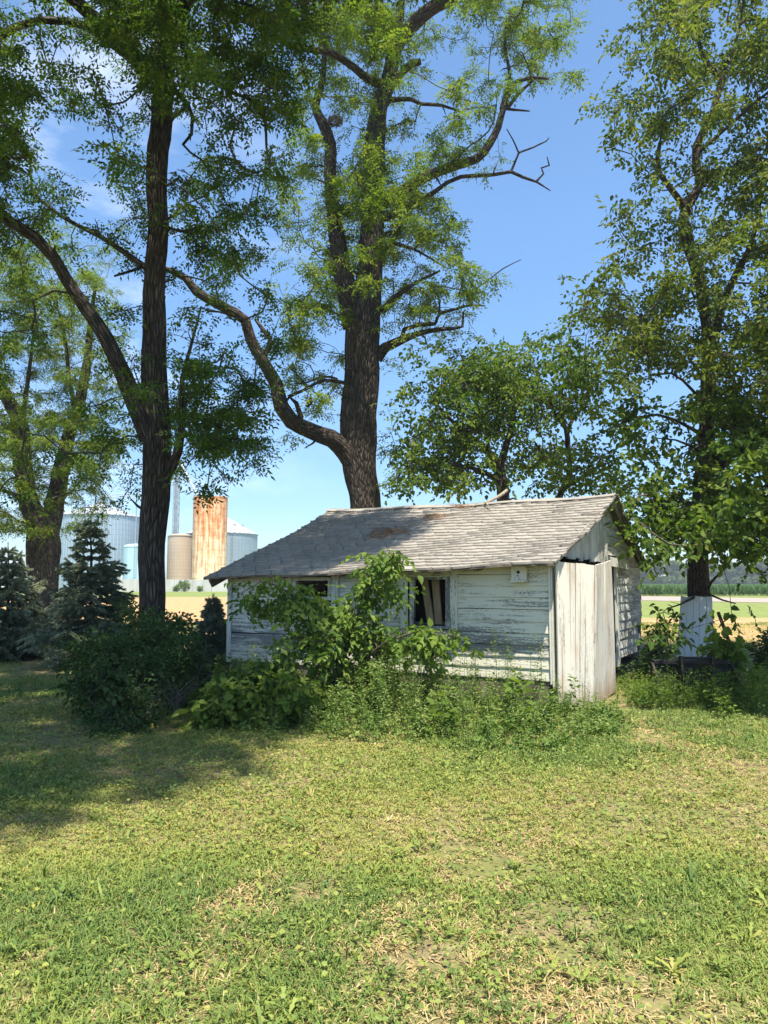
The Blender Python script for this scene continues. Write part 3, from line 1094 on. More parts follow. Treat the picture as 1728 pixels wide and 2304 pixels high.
def leaves_mesh(pos, dirs, nrm, size, tmpl, rnd):
    """returns verts, list of quad arrays, per-vertex rnd"""
    TV, TF = tmpl[0], tmpl[1]
    if TV.ndim == 2:
        TV = TV[None]
    off = tmpl[2] if len(tmpl) > 2 else np.zeros(TV.shape[:2])
    vi = rng.integers(0, len(TV), len(pos))
    T_ = TV[vi]
    d = unit(dirs)
    s = unit(np.cross(nrm, d))
    n_ = np.cross(d, s)
    V = pos[:, None, :] + size[:, None, None] * (T_[:, :, 0, None] * d[:, None, :] + T_[:, :, 1, None] * s[:, None, :] + T_[:, :, 2, None] * n_[:, None, :])
    k = TV.shape[1]
    base = (np.arange(len(pos)) * k)[:, None, None]
    Q = (base + np.array(TF)[None]).reshape(-1, len(TF[0]))
    return V.reshape(-1, 3), Q, np.clip(rnd[:, None] + off[vi], 0, 1).ravel()


def grow(limbs, tips, seg=0.35, tip_r=0.004, pw=0.45, wobble=0.12, skip_len=None, gravity=0.0, max_len=3.0):
    """connect tips to the limbs by branching paths. returns paths [(pts, radii)]"""
    nodes = np.zeros((len(tips) * 14 + sum(len(l) for l in limbs) + 10, 3))
    nr = np.zeros(len(nodes))
    parent = np.full(len(nodes), -1)
    cnt = np.zeros(len(nodes))
    n = 0
    for l in limbs:
        for i, q in enumerate(l):
            nodes[n] = q[:3]; nr[n] = q[3]; n += 1
    nl = n
    L = nodes[:nl]
    dist = np.array([np.min(np.sum((L - t) ** 2, 1)) for t in tips])
    order = np.argsort(dist)
    paths = []
    for ti in order:
        t = tips[ti]
        d2 = np.sum((nodes[:n] - t) ** 2, 1)
        # prefer joining from below / inside
        pen = 1 + 0.5 * np.clip((nodes[:n, 2] - t[2]) / np.sqrt(d2 + 1e-6), 0, 1)
        i = int(np.argmin(d2 * pen))
        a = nodes[i]
        D_ = t - a
        ln = np.linalg.norm(D_)
        if ln < 0.03 or ln > max_len:
            continue
        k = max(2, min(12, int(ln / seg)))
        u = np.linspace(0, 1, k + 1)[:, None]
        perp = rng.normal(0, 1, 3); perp -= D_ * perp.dot(D_) / ln ** 2; perp = perp / (np.linalg.norm(perp) + 1e-9)
        pts = a + D_ * u + perp * (wobble * ln * np.sin(u * math.pi)) + np.array([0, 0, 1]) * (0.08 * ln * np.sin(u * math.pi)) - np.array([0, 0, 1]) * gravity * ln * u ** 2 * (1 - u) * 2
        if k > 2:
            pts[1:-1] += rng.normal(0, 0.025 * min(ln, 1.2), (k - 1, 3))
        ids = [i]
        for q in pts[1:]:
            nodes[n] = q; parent[n] = ids[-1]; ids.append(n); n += 1
        paths.append((pts, ids, ti))
        j = ids[-1]
        while j >= 0:
            cnt[j] += 1
            j = parent[j]
    out = []
    for pts, ids, ti in paths:
        r = tip_r * np.maximum(cnt[ids], 1.0) ** pw
        r0 = tip_r * cnt[ids[1]] ** pw
        r[0] = min(r0 * 1.15, nr[ids[0]] * .95) if ids[0] < nl else r0
        if skip_len is None or len(pts):
            out.append((pts, r, ti))
    return out


def foliage(paths, leaf, per_tip, size, spread, droop, rnd_rng=(0, 1), up=0.75, back=0.55):
    pos, dr, nm, sz, rn = [], [], [], [], []
    for pts, r, ti in paths:
        td = unit(pts[-1] - pts[-2])
        seglen = np.linalg.norm(pts[-1] - pts[0])
        m_ = max(1, int(rng.poisson(per_tip)))
        u = rng.uniform(max(0, 1 - back / max(seglen, .05)), 1.12, m_)
        x = u * (len(pts) - 1)
        i0 = np.clip(np.floor(x).astype(int), 0, len(pts) - 2)
        fr = (x - i0)[:, None]
        p = pts[i0] * (1 - fr) + pts[i0 + 1] * fr + rng.normal(0, spread, (m_, 3))
        az = rng.uniform(0, 2 * math.pi, m_)
        d = np.stack([np.cos(az), np.sin(az), rng.normal(-droop, .25, m_)], 1) + td * 0.5
        nn = rng.normal(0, 0.45, (m_, 3)) + np.array([0, 0, up])
        tw = rng.uniform(0, 1)
        pos.append(p); dr.append(d); nm.append(nn)
        sz.append(size * rng.uniform(0.7, 1.2, m_))
        rn.append(np.clip(.55 * tw + .45 * rng.uniform(0, 1, m_), 0, 1))
    pos, dr, nm, sz, rn = map(np.concatenate, (pos, dr, nm, sz, rn))
    rn = rnd_rng[0] + rn * (rnd_rng[1] - rnd_rng[0])
    return leaves_mesh(pos, dr, nm, sz, leaf, rn)


def crown_mesh(name, paths, fol, leaf_m, twig_m, sides=4, min_r=0.0):
    V, Q, rn = fol
    w = Wood()
    for pts, r, ti in paths:
        w.tube(pts, np.maximum(r, 0.0025), 6 if r[0] > 0.02 else sides)
    WV, WQ, WB = np.vstack(w.V), np.vstack(w.Q), np.vstack(w.B)
    allV = np.vstack([V, WV])
    q2 = WQ + len(V)
    polys = [Q, q2]
    midx = np.concatenate([np.zeros(len(Q), int), np.ones(len(q2), int)])
    return build(name, allV, polys, [leaf_m, twig_m], None, False, midx,
                 {'rnd': np.concatenate([rn, np.zeros(len(WV))]), 'bk': np.vstack([np.zeros((len(V), 3)), WB])})


def make_tree(name, label, cat, base, limbs, tips, leaf, leaf_m, bark_m, per_tip, size, spread=0.07, droop=0.25, group=None, step=0.25, extra_limb=None, tip_r=0.0045, gravity=0.0, ridge_amp=0.10, rnd_rng=(0, 1), seg=0.35, back=0.55, up=0.75, extra=None):
    root = empty(name, base)
    tag(root, label, cat, group)
    w = Wood()
    ls = []
    for k, l in enumerate(limbs):
        c = catmull(l, step)
        if len(c) > 3:
            wob = np.stack([vnoise(np.arange(len(c)) * step + k * 7.7, np.full(len(c), 3.1 + j), 1.1, 5 + j) - .5 for j in range(3)], 1)
            fade = np.minimum(np.arange(len(c)) / 4.0, 1)[:, None]
            c[:, :3] += wob * fade * np.clip(c[:, 3:4] * 1.1, .02, .16)
        ls.append(c)
        big = c[0, 3] > 0.14
        if c[0, 3] > .045:
            Lc = len(c) * step
            for q in range(int(Lc * .8)):
                j = int(rng.integers(2, max(3, len(c) - 2)))
                if j >= len(c) - 1: continue
                dd = rng.normal(0, 1, 3); ax_ = unit(c[j + 1, :3] - c[j, :3]); dd = unit(dd - ax_ * dd.dot(ax_) + ax_ * .5)
                ln = rng.uniform(.06, .3) + c[j, 3]
                r0 = min(.35 * c[j, 3], rng.uniform(.008, .03))
                p_ = c[j, :3] + dd * c[j, 3] * .6
                w.tube(np.array([p_, p_ + dd * ln * .5 + [0, 0, .02], p_ + dd * ln + rng.normal(0, .05, 3)]), np.array([r0 * 1.4, r0, r0 * .4]), 6)
        w.tube(c[:, :3], c[:, 3], 88 if big else (18 if c[0, 3] > .05 else 8), ridger(k + len(label), ridge_amp if big else ridge_amp * .6))
    part(w.build('trunk', bark_m), root)
    if tips is not None and len(tips):
        paths = grow(ls, tips, tip_r=tip_r, gravity=gravity, seg=seg)
        fol = foliage(paths, leaf, per_tip, size, spread, droop, rnd_rng, up, back)
        part(crown_mesh('crown', paths, fol, leaf_m, M['bark_twig']), root)
    if extra:
        nm_, tp_, lf_, lm_, pt_, sz_, sp_ = extra
        paths = grow(ls, tp_, tip_r=tip_r, gravity=.1, seg=seg)
        part(crown_mesh(nm_, paths, foliage(paths, lf_, pt_, sz_, sp_, .4, (0, 1), .8, back), lm_, M['bark_twig']), root)
    return root


# ------------------------------------------------------------------ foliage survey: 48 px cells, 0 = sky .. 9 = closed
ROWS = {
 0: ([6,5,4,5,7,9,9,9,8,5,7,8,8,8,8,7,8,9], [6,1,2,6,7,6,5,4,5,0,0,1,6,7,5,5,3,6]),
 1: ([6,5,5,3,5,8,9,9,8,7,7,5,5,8,8,6,8,9], [6,4,2,3,5,5,5,4,4,0,1,4,6,7,7,4,4,7]),
 2: ([7,2,5,6,2,4,7,9,9,8,8,7,7,8,6,5,6,7], [7,4,0,0,3,4,4,5,5,0,3,5,7,7,6,5,6,7]),
 3: ([8,6,3,6,4,4,6,8,8,7,7,7,8,6,3,6,6,6], [5,3,0,2,3,4,4,5,5,0,2,1,4,5,6,5,6,7]),
 4: ([8,4,0,6,5,5,6,6,4,7,6,5,7,7,4,3,5,3], [4,2,0,3,3,2,0,1,1,0,4,5,6,5,5,5,6,5]),
 5: ([8,5,0,1,1,3,4,3,2,4,6,4,6,8,4,1,2,5], [4,0,0,5,4,1,0,0,0,0,3,4,4,5,4,4,5,4]),
 6: ([9,6,3,0,0,4,6,1,2,4,3,2,3,6,7,3,4,5], [4,0,4,6,4,0,0,0,0,0,3,2,4,5,4,4,6,6]),
 7: ([7,5,4,1,0,6,6,1,4,6,7,3,3,4,6,5,6,7], [6,5,4,5,2,3,1,0,0,0,1,1,3,2,4,5,7,7]),
 8: ([6,6,5,5,2,5,5,1,5,7,8,7,6,5,4,6,7,8], [7,7,3,0,0,0,0,0,0,0,0,0,3,4,4,6,6,6]),
 9: ([6,5,5,4,2,4,4,0,7,8,8,7,6,5,2,6,8,8], [8,8,4,2,0,0,0,0,0,0,0,0,3,3,3,6,6,6]),
 10: ([6,5,5,3,2,4,5,2,7,8,8,6,4,4,3,6,7,7], [8,8,6,5,0,0,0,0,0,0,3,4,2,5,5,5,6,7]),
 11: ([6,5,5,4,2,3,5,1,5,7,8,7,3,0,4,5,5,6], [5,6,6,4,0,0,0,0,0,0,4,4,5,5,5,6,6,7]),
 12: ([6,5,4,4,5,1,3,1,3,6,7,5,4,1,4,7,5,6], [4,5,5,5,3,1,0,0,0,0,3,5,5,6,6,6,6,7]),
 13: ([7,8,7,5,5,2,1,1,4,5,3,5,6,1,5,6,6,7], [5,7,7,6,5,2,0,0,0,2,6,6,6,7,7,6,6,7]),
 14: ([6,6,6,5,5,4,2,0,5,5,3,2,3,4,6,6,5,6], [5,5,5,4,2,0,0,0,0,5,7,7,7,7,6,5,5,7]),
 15: ([5,5,6,5,6,5,4,0,6,5,3,2,0,5,5,4,2,3], [2,2,2,2,2,1,2,2,4,7,8,7,7,8,6,5,7,8]),
 16: ([5,5,7,6,6,6,5,1,6,6,6,4,3,6,6,3,0,0], [0,1,4,4,6,7,7,7,6,6,5,6,6,6,5,6,7,8]),
 17: ([6,5,4,6,5,6,6,3,8,8,7,6,5,6,4,5,0,0], [1,2,5,7,8,8,7,7,7,7,6,5,4,4,4,7,8,8]),
 18: ([5,4,4,5,5,5,6,3,8,9,8,8,5,2,3,5,0,0], [1,5,6,8,8,7,7,7,6,5,6,5,2,2,3,7,8,7]),
 19: ([6,6,7,7,7,6,6,4,8,9,9,8,5,1,0,1,0,0], [1,4,6,8,8,7,6,5,5,4,4,4,4,3,3,7,8,7]),
 20: ([7,7,5,6,7,6,6,4,7,9,9,8,6,2,0,0,0,0], [2,5,7,8,7,6,5,4,4,4,2,1,4,3,6,6,4,7]),
 21: ([5,6,3,6,7,6,4,1,5,6,8,5,2,0,0,0,0,0], [4,6,7,5,3,4,6,6,5,6,3,1,4,2,4,5,6,7]),
 22: ([4,6,4,6,7,3,2,0,2,6,4,2,0,0,0,0,0,0], [5,6,7,6,5,3,6,5,5,5,4,6,4,4,6,7,6,6]),
 23: ([5,5,4,4,5,1,0,0,0,1,1,0,0,0,0,0,0,0], [6,6,5,5,4,5,3,2,1,0,3,6,7,7,6,6,6,6]),
 24: ([6,6,3,5,1,0,0,0,0,0,0,0,0,0,0,0,0,0], [0,0,0,0,0,0,0,0,0,0,0,3,7,5,7,7,7,7]),
 25: ([5,4,4,0,0,0,0,0,0,0,0,0,0,0,0,0,0,0], [0,0,0,0,0,0,0,0,0,0,0,4,7,6,7,6,6,6]),
 26: ([2,1,0,0,0,0,0,0,0,0,0,0,0,0,0,0,0,0], [0,0,0,0,0,0,0,0,0,0,0,3,5,1,2,3,3,2]),
 27: ([0]*18, [0,0,0,0,0,0,0,0,0,0,0,0,0,0,1,2,1,0]),
 28: ([0]*18, [0,0,0,0,0,0,0,0,0,0,0,0,0,4,6,5,3,0]),
 29: ([0]*18, [0,0,0,0,0,0,0,0,0,0,0,0,0,3,4,3,0,0]),
}
GR = np.zeros((30, 36))
for k, (a, b_) in ROWS.items():
    GR[k, :18] = a
    GR[k, 18:] = b_


def owner(px, py):
    """which tree the foliage in this cell belongs to"""
    if py > 1095 and 640 < px < 1400 - (py > 1230) * 5:
        return 'none'
    if px < 900 and py < 1200:
        lim = 705 if py < 150 else 660 if py < 400 else 625 if py < 700 else 640
        if px > lim:
            return 'C'
        if px < 290 and py > 500:
            pf = 0.75 if (py > 560 and px < 250) else 0.4
            if py > 900 and px < 130: pf = 0.9
            return 'F' if rng.random() < pf else 'L'
        return 'L'
    if px < (1310 if py < 480 else 1200) and py < 715:
        return 'C'
    if py > 715 and px < 1395 and py < 1150:
        return 'M' if (px > 1090 or py > 770) and not (py < 800 and px > 1290 + 60 * rng.random()) else ('C' if px < 1090 else 'R')
    return 'R'


def tips_for(tree, Y0, spread, leaf_area, per_tip, boost=1.35, lean=None, rows_above=5, clump=6):
    out = []
    for r in range(-rows_above, 30):
        for c in range(-3, 39):
            d = GR[min(max(r, 0), 29), min(max(c, 0), 35)]
            if r < 0:
                d = d * (1 - 0.09 * (-r))
                if r < -2: d = max(d, 4 if (c < 18 or c > 30) else 0)
            if d <= 0:
                continue
            cov = min(0.94, 1.08 * (d / 10) ** 1.25)
            tau = -math.log(1 - cov)
            cell = (48 / F_PX * Y0) ** 2
            nt_ = tau * cell / 0.5 * boost / (leaf_area * per_tip)
            k_ = rng.poisson(nt_)
            ncl = max(1, int(round(k_ / clump)))
            cen = [((c + 0.5 + rng.uniform(-.5, .5)) * 48, (r + 0.5 + rng.uniform(-.5, .5)) * 48, Y0 + rng.normal(0, spread)) for _ in range(ncl)]
            for q in range(k_):
                cx_, cy_, cY = cen[q % ncl]
                px = cx_ + rng.normal(0, 48 * .27)
                py = cy_ + rng.normal(0, 48 * .15)
                if owner(min(max(px, 1), 1727), py) != tree:
                    continue
                Y = cY + rng.normal(0, .27 * 48 / F_PX * Y0)
                if lean: Y += lean(px, py)
                if tree == 'L' and abs(px - 350) < 50 and py > 230 and rng.random() < .8: Y = max(Y, Y0 + .5 + abs(rng.normal(0, .5)))
                p = P(px, py, max(Y, 5.0))
                if p[2] < 0.6: continue
                out.append(p)
    return np.array(out)


def ellipsoid(n, c, r, out_of_view=True):
    pts = []
    while len(pts) < n:
        q = rng.uniform(-1, 1, 3)
        d = np.linalg.norm(q)
        if d > 1 or rng.random() > 0.35 + 0.65 * d:
            continue
        p = np.array(c) + q * np.array(r)
        if out_of_view:
            px, py = project(p)
            fw = p[1] * math.cos(PITCH) + (p[2] - 1.6) * math.sin(PITCH)
            if fw > 0 and -40 < px < 1768 and py > -40:
                continue
        pts.append(p)
    return np.array(pts)


PIN = t_pinnate()
PIN_A = 11 * 0.26 * 0.125 * 0.5 * 0.70

# ------------------------------------------------------------------ left locust
Y0 = 12.5
limbs = [
    limb_px(Y0, [(340, 1512, 84), (343, 1470, 66), (346, 1390, 59), (346, 1260, 58), (352, 1121, 60), (348, 965, 58), (349, 808, 52), (353, 625, 47), (359, 469, 46), (364, 312, 46), (370, 200, 42), (376, 90, 34), (382, -30, 30), (390, -190, 24, -.4), (402, -380, 17, -.8), (410, -600, 9, -1)]),
    limb_px(Y0, [(360, 195, 28), (344, 177, 24, -.1), (292, 130, 20, -.4), (229, 83, 18, -.8), (193, 60, 17, -1.0), (146, 49, 16, -1.2), (89, 47, 15, -1.4), (42, 60, 17, -1.5), (-10, 85, 18, -1.6), (-90, 110, 14, -1.8), (-190, 100, 9, -2)]),
    limb_px(Y0, [(338, 985, 46), (318, 935, 44, -.1), (276, 850, 38, -.3), (234, 761, 33, -.5), (193, 694, 30, -.6), (151, 626, 27, -.8), (125, 583, 26, -.9), (78, 536, 25, -1.0), (26, 505, 24, -1.2), (-10, 478, 22, -1.3), (-80, 430, 15, -1.6), (-170, 330, 8, -1.8)]),
    limb_px(Y0, [(350, 615, 18), (328, 601, 14, .1), (281, 568, 12, .2), (224, 531, 11, .3), (172, 505, 9, .3), (115, 469, 8, .3), (73, 427, 6, .3), (68, 365, 4, .3)]),
    limb_px(Y0, [(318, 600, 8), (300, 608, 7, -.2), (258, 621, 5, -.5)]),
    limb_px(Y0, [(365, 1085, 26), (384, 1055, 22, -.1), (401, 1017, 20, -.2), (409, 975, 17, -.3), (408, 912, 15, -.3), (412, 850, 10, -.4), (432, 770, 7, -.5), (452, 690, 4, -.5)]),
    limb_px(Y0, [(384, 190, 14), (404, 216, 12, -.2), (422, 234, 9, -.4), (432, 262, 8, -.5), (430, 302, 7, -.5), (411, 325, 6, -.5), (428, 343, 5, -.6), (456, 361, 4, -.7)]),
    limb_px(Y0, [(372, 288, 10), (390, 265, 8, -.2), (422, 236, 7, -.4)]),
    limb_px(Y0, [(376, 130, 18), (420, 140, 14, -.5), (479, 182, 9, -1), (521, 208, 8, -1.2), (573, 229, 8, -1.4), (596, 271, 7, -1.5), (599, 333, 5, -1.6), (608, 376, 3, -1.6)]),
    limb_px(Y0, [(364, 425, 6), (385, 412, 5), (404, 398, 3)]),
    limb_px(Y0, [(380, 20, 22), (450, -10, 18, -1.0), (540, -60, 15, -2), (640, -130, 11, -3)]),
    limb_px(Y0, [(378, 60, 20), (320, -40, 17, -1), (240, -130, 14, -2.2), (150, -240, 10, -3.4)]),
    np.array([[-3.85, 12.2, 11.6, .13], [-3.9, 10.8, 12.4, .11], [-3.9, 9.0, 12.6, .09], [-4.1, 7.0, 12.3, .07], [-4.2, 5.0, 11.8, .05], [-4.0, 2.8, 11.4, .035], [-3.8, 0.6, 10.6, .02]]),
    np.array([[-3.85, 12.2, 10.9, .12], [-2.8, 10.6, 11.7, .10], [-1.9, 8.8, 12.0, .08], [-1.4, 7.0, 11.8, .06], [-1.3, 4.8, 11.4, .04], [-1.4, 2.4, 10.6, .02]]),
    np.array([[-3.85, 12.2, 10.4, .12], [-5.4, 10.6, 11.2, .10], [-6.8, 8.8, 11.5, .08], [-7.4, 6.6, 11.2, .05], [-7.6, 5.0, 10.2, .03]]),
]
def lean_l(px, py):
    return -1.6 * min(1, max(0, (420 - py) / 500)) - 0.9 * rng.random()
tl = tips_for('L', Y0, 1.1, PIN_A * 0.30 ** 2, 8, 1.65, lean_l)
el = np.vstack([ellipsoid(3400, (-4.2, 4.4, 10.9), (4.6, 4.9, 2.2))])
ex = ellipsoid(900, (-0.45, 9.2, 11.2), (2.1, 1.9, 1.1))
make_tree('locust_tree', 'tall dark locust with straight bare trunk left of the shed, before the silos', 'tree', P(341, 1500, Y0) * [1, 1, 0],
          limbs, np.vstack([tl, el, ex]), PIN, M['locust_leaf'], M['bark_locust'], 8, 0.30, 0.06, 0.35, gravity=0.25)
print('L tips', len(tl))

# ------------------------------------------------------------------ big locust behind the shed
Y0 = 20.0
limbs = [
    limb_px(Y0, [(822, 1440, 90), (821, 1300, 76), (820, 1142, 70), (812, 1060, 74), (809, 1000, 80), (812, 912, 76), (818, 808, 74), (820, 740, 76), (824, 690, 70), (832, 610, 58), (837, 510, 52), (840, 417, 48), (846, 312, 42), (854, 240, 36), (872, 198, 34), (892, 110, 32), (930, 57, 30), (968, 21, 28), (1020, -8, 26), (1080, -70, 20), (1120, -180, 12)]),
    limb_px(Y0, [(800, 735, 56), (783, 660, 46, -.2), (764, 573, 38, -.3), (752, 490, 33, -.3), (745, 417, 29, -.3), (742, 323, 27, -.3), (726, 276, 23, -.4), (710, 240, 18, -.4), (722, 200, 15, -.5), (730, 140, 11, -.5), (728, 60, 8, -.6), (736, -60, 6, -.7)]),
    limb_px(Y0, [(884, 120, 22), (897, 60, 18), (903, 0, 15), (912, -110, 11), (905, -220, 7)]),
    limb_px(Y0, [(872, 195, 20, .1), (830, 178, 18, -.3), (784, 143, 16, -.8), (745, 117, 15, -1.2), (688, 109, 14, -1.6), (635, 94, 13, -2), (589, 68, 12, -2.3), (547, 47, 10, -2.5), (521, 49, 8, -2.7), (486, 72, 5, -2.8)]),
    limb_px(Y0, [(548, 48, 8, -2.5), (557, 20, 6, -2.6), (560, -30, 4, -2.7)]),
    limb_px(Y0, [(845, 455, 26), (900, 432, 23, -.1), (958, 401, 21, -.2), (1015, 375, 20, -.3), (1072, 357, 19, -.4), (1098, 323, 18, -.5), (1119, 286, 16, -.5), (1127, 258, 14, -.5), (1140, 220, 11, -.6), (1161, 184, 9, -.6), (1197, 174, 7, -.7), (1234, 177, 4, -.7)]),
    limb_px(Y0, [(1128, 245, 9, -.5), (1146, 172, 8, -.4), (1137, 115, 6, -.3), (1135, 62, 4, -.3)]),
    limb_px(Y0, [(1140, 246, 9, -.5), (1165, 212, 8, -.7), (1198, 182, 5, -.9)]),
    limb_px(Y0, [(1135, 244, 7, -.5), (1155, 247, 6, -.6), (1192, 250, 3, -.6)]),
    limb_px(Y0, [(846, 500, 18), (905, 470, 13, -.2), (973, 435, 10, -.4), (1005, 411, 9, -.5), (1036, 398, 9, -.6), (1109, 393, 8, -.7), (1150, 386, 8, -.8), (1176, 398, 7, -.8), (1208, 409, 5, -.9), (1239, 429, 2, -.9)]),
    limb_px(Y0, [(1150, 386, 6, -.8), (1161, 359, 5, -.8), (1167, 344, 5, -.8), (1197, 333, 4, -.8), (1229, 318, 3, -.8), (1235, 310, 2, -.8)]),
    limb_px(Y0, [(1167, 344, 4, -.8), (1156, 318, 3, -.8), (1140, 290, 2, -.8)]),
    limb_px(Y0, [(1208, 407, 5, -.9), (1223, 391, 4, -.9), (1218, 378, 4, -.9), (1236, 372, 4, -.9), (1231, 353, 2, -.9)]),
    limb_px(Y0, [(862, 228, 16), (887, 224, 11), (926, 224, 9), (947, 234, 8), (994, 237, 7), (1046, 256, 3)]),
    limb_px(Y0, [(876, 196, 24), (890, 178, 20), (906, 161, 17), (926, 143, 16), (947, 138, 14)]),
    limb_px(Y0, [(846, 805, 30), (866, 782, 22, -.1), (900, 767, 18, -.3), (942, 751, 12, -.5), (994, 741, 9, -.6), (1041, 735, 6, -.7), (1043, 701, 4, -.7)]),
    limb_px(Y0, [(903, 767, 12, -.3), (909, 741, 11, -.4), (942, 730, 10, -.6), (979, 728, 9, -.7), (989, 704, 8, -.7), (1020, 696, 7, -.8), (1062, 686, 5, -.8), (1092, 688, 3, -.8)]),
    limb_px(Y0, [(1062, 686, 4, -.8), (1064, 657, 4, -.8), (1098, 631, 3, -.8), (1132, 604, 2.5, -.8), (1172, 584, 1.5, -.8)]),
    limb_px(Y0, [(989, 706, 5, -.7), (986, 662, 4, -.7), (960, 650, 3, -.7)]),
    # the long crooked limb low on the left
    limb_px(Y0, [(800, 1050, 46, -.1), (778, 1017, 44, -.2), (745, 985, 38, -.5), (698, 965, 34, -.8), (656, 949, 33, -1.1), (633, 917, 33, -1.3), (620, 865, 29, -1.4), (588, 808, 26, -1.6), (564, 761, 25, -1.7), (552, 720, 24, -1.8), (531, 703, 24, -1.9), (490, 682, 22, -2.1), (443, 656, 20, -2.3), (417, 625, 17, -2.4), (385, 609, 13, -2.5), (352, 598, 8, -2.6)]),
    limb_px(Y0, [(590, 808, 16, -1.6), (606, 780, 13, -1.7), (607, 761, 11, -1.7), (590, 740, 9, -1.7), (575, 720, 7, -1.7)]),
    limb_px(Y0, [(672, 955, 14, -1), (677, 938, 12, -1.1), (667, 907, 10, -1.2), (651, 892, 9, -1.2), (687, 876, 7, -1.1), (729, 855, 7, -.8), (780, 862, 8, -.3)]),
    limb_px(Y0, [(690, 915, 10, -1), (697, 905, 12, -1), (700, 893, 5, -1)]),
    limb_px(Y0, [(815, 560, 14), (860, 545, 10, -.4), (930, 560, 6, -.8), (1000, 600, 4, -1)]),
    limb_px(Y0, [(860, 700, 18), (900, 660, 12, -.4), (930, 640, 8, -.6), (990, 610, 5, -.8)]),
]
tc_ = tips_for('C', Y0, 1.7, PIN_A * 0.30 ** 2, 9, 2.3)
ca = ellipsoid(500, (-0.5, 20, 21.5), (6.5, 5, 3.6))
ct = make_tree('locust_tree', 'huge old locust rising behind the shed roof with a crooked low limb', 'tree', P(822, 1400, Y0) * [1, 1, 0],
               limbs, np.vstack([tc_, ca]), PIN, M['locust_leaf_light'], M['bark_locust'], 7, 0.36, 0.07, 0.35, gravity=0.25)
print('C tips', len(tc_))
# squirrel / bird nest of sticks in a fork
nw = Wood()
nc = P(753, 272, 19.55)
for i in range(170):
    a = rng.uniform(0, 6.28); el_ = rng.uniform(-.9, .5)
    c = nc + np.array([math.cos(a) * math.cos(el_) * .16, math.sin(a) * math.cos(el_) * .16, math.sin(el_) * .11])
    d = np.array([-math.sin(a), math.cos(a), rng.normal(0, .3)]) * rng.uniform(.07, .16) + rng.normal(0, .03, 3)
    nw.tube(np.array([c - d, c + [0, 0, .01], c + d]), np.array([.005, .008, .004]), 4)
no = nw.build('nest', M['dead_wood'])
tag(no, 'round brown stick nest in the fork of the old locust', 'nest')

# ------------------------------------------------------------------ far left locust, forked
Y0 = 26.0
limbs = [
    limb_px(Y0, [(100, 1425, 65), (100, 1355, 57), (99, 1280, 64), (97, 1225, 72), (82, 1173, 53), (62, 1121, 41), (52, 1017, 38), (42, 938, 31), (16, 892, 24), (-20, 830, 17), (-60, 740, 10)]),
    limb_px(Y0, [(106, 1200, 50, .1), (122, 1147, 40, .2), (135, 1069, 34, .3), (151, 990, 29, .3), (177, 912, 25, .4), (190, 860, 22, .4), (198, 808, 17, .5), (206, 720, 11, .5), (215, 640, 6, .6)]),
    limb_px(Y0, [(172, 925, 12, .4), (156, 860, 9, .1), (146, 756, 7, -.3), (120, 660, 4, -.5)]),
    limb_px(Y0, [(46, 960, 14), (60, 880, 10, -.4), (72, 780, 7, -.7), (80, 690, 4, -.8)]),
    limb_px(Y0, [(80, 1170, 15, -.2), (40, 1120, 10, -.5), (-10, 1100, 7, -.7)]),
]
tf = tips_for('F', Y0, 1.9, PIN_A * 0.32 ** 2, 9, 3.3)
fa_ = ellipsoid(200, (-16.5, 26, 12), (4, 4, 4.5))
make_tree('locust_tree', 'forked yellow-green locust on the far left among the spruces', 'tree', P(100, 1410, Y0) * [1, 1, 0],
          limbs, np.vstack([tf, fa_]), PIN, M['locust_leaf_light'], M['bark_locust'], 9, 0.32, 0.08, 0.35, gravity=0.2)
print('F tips', len(tf))

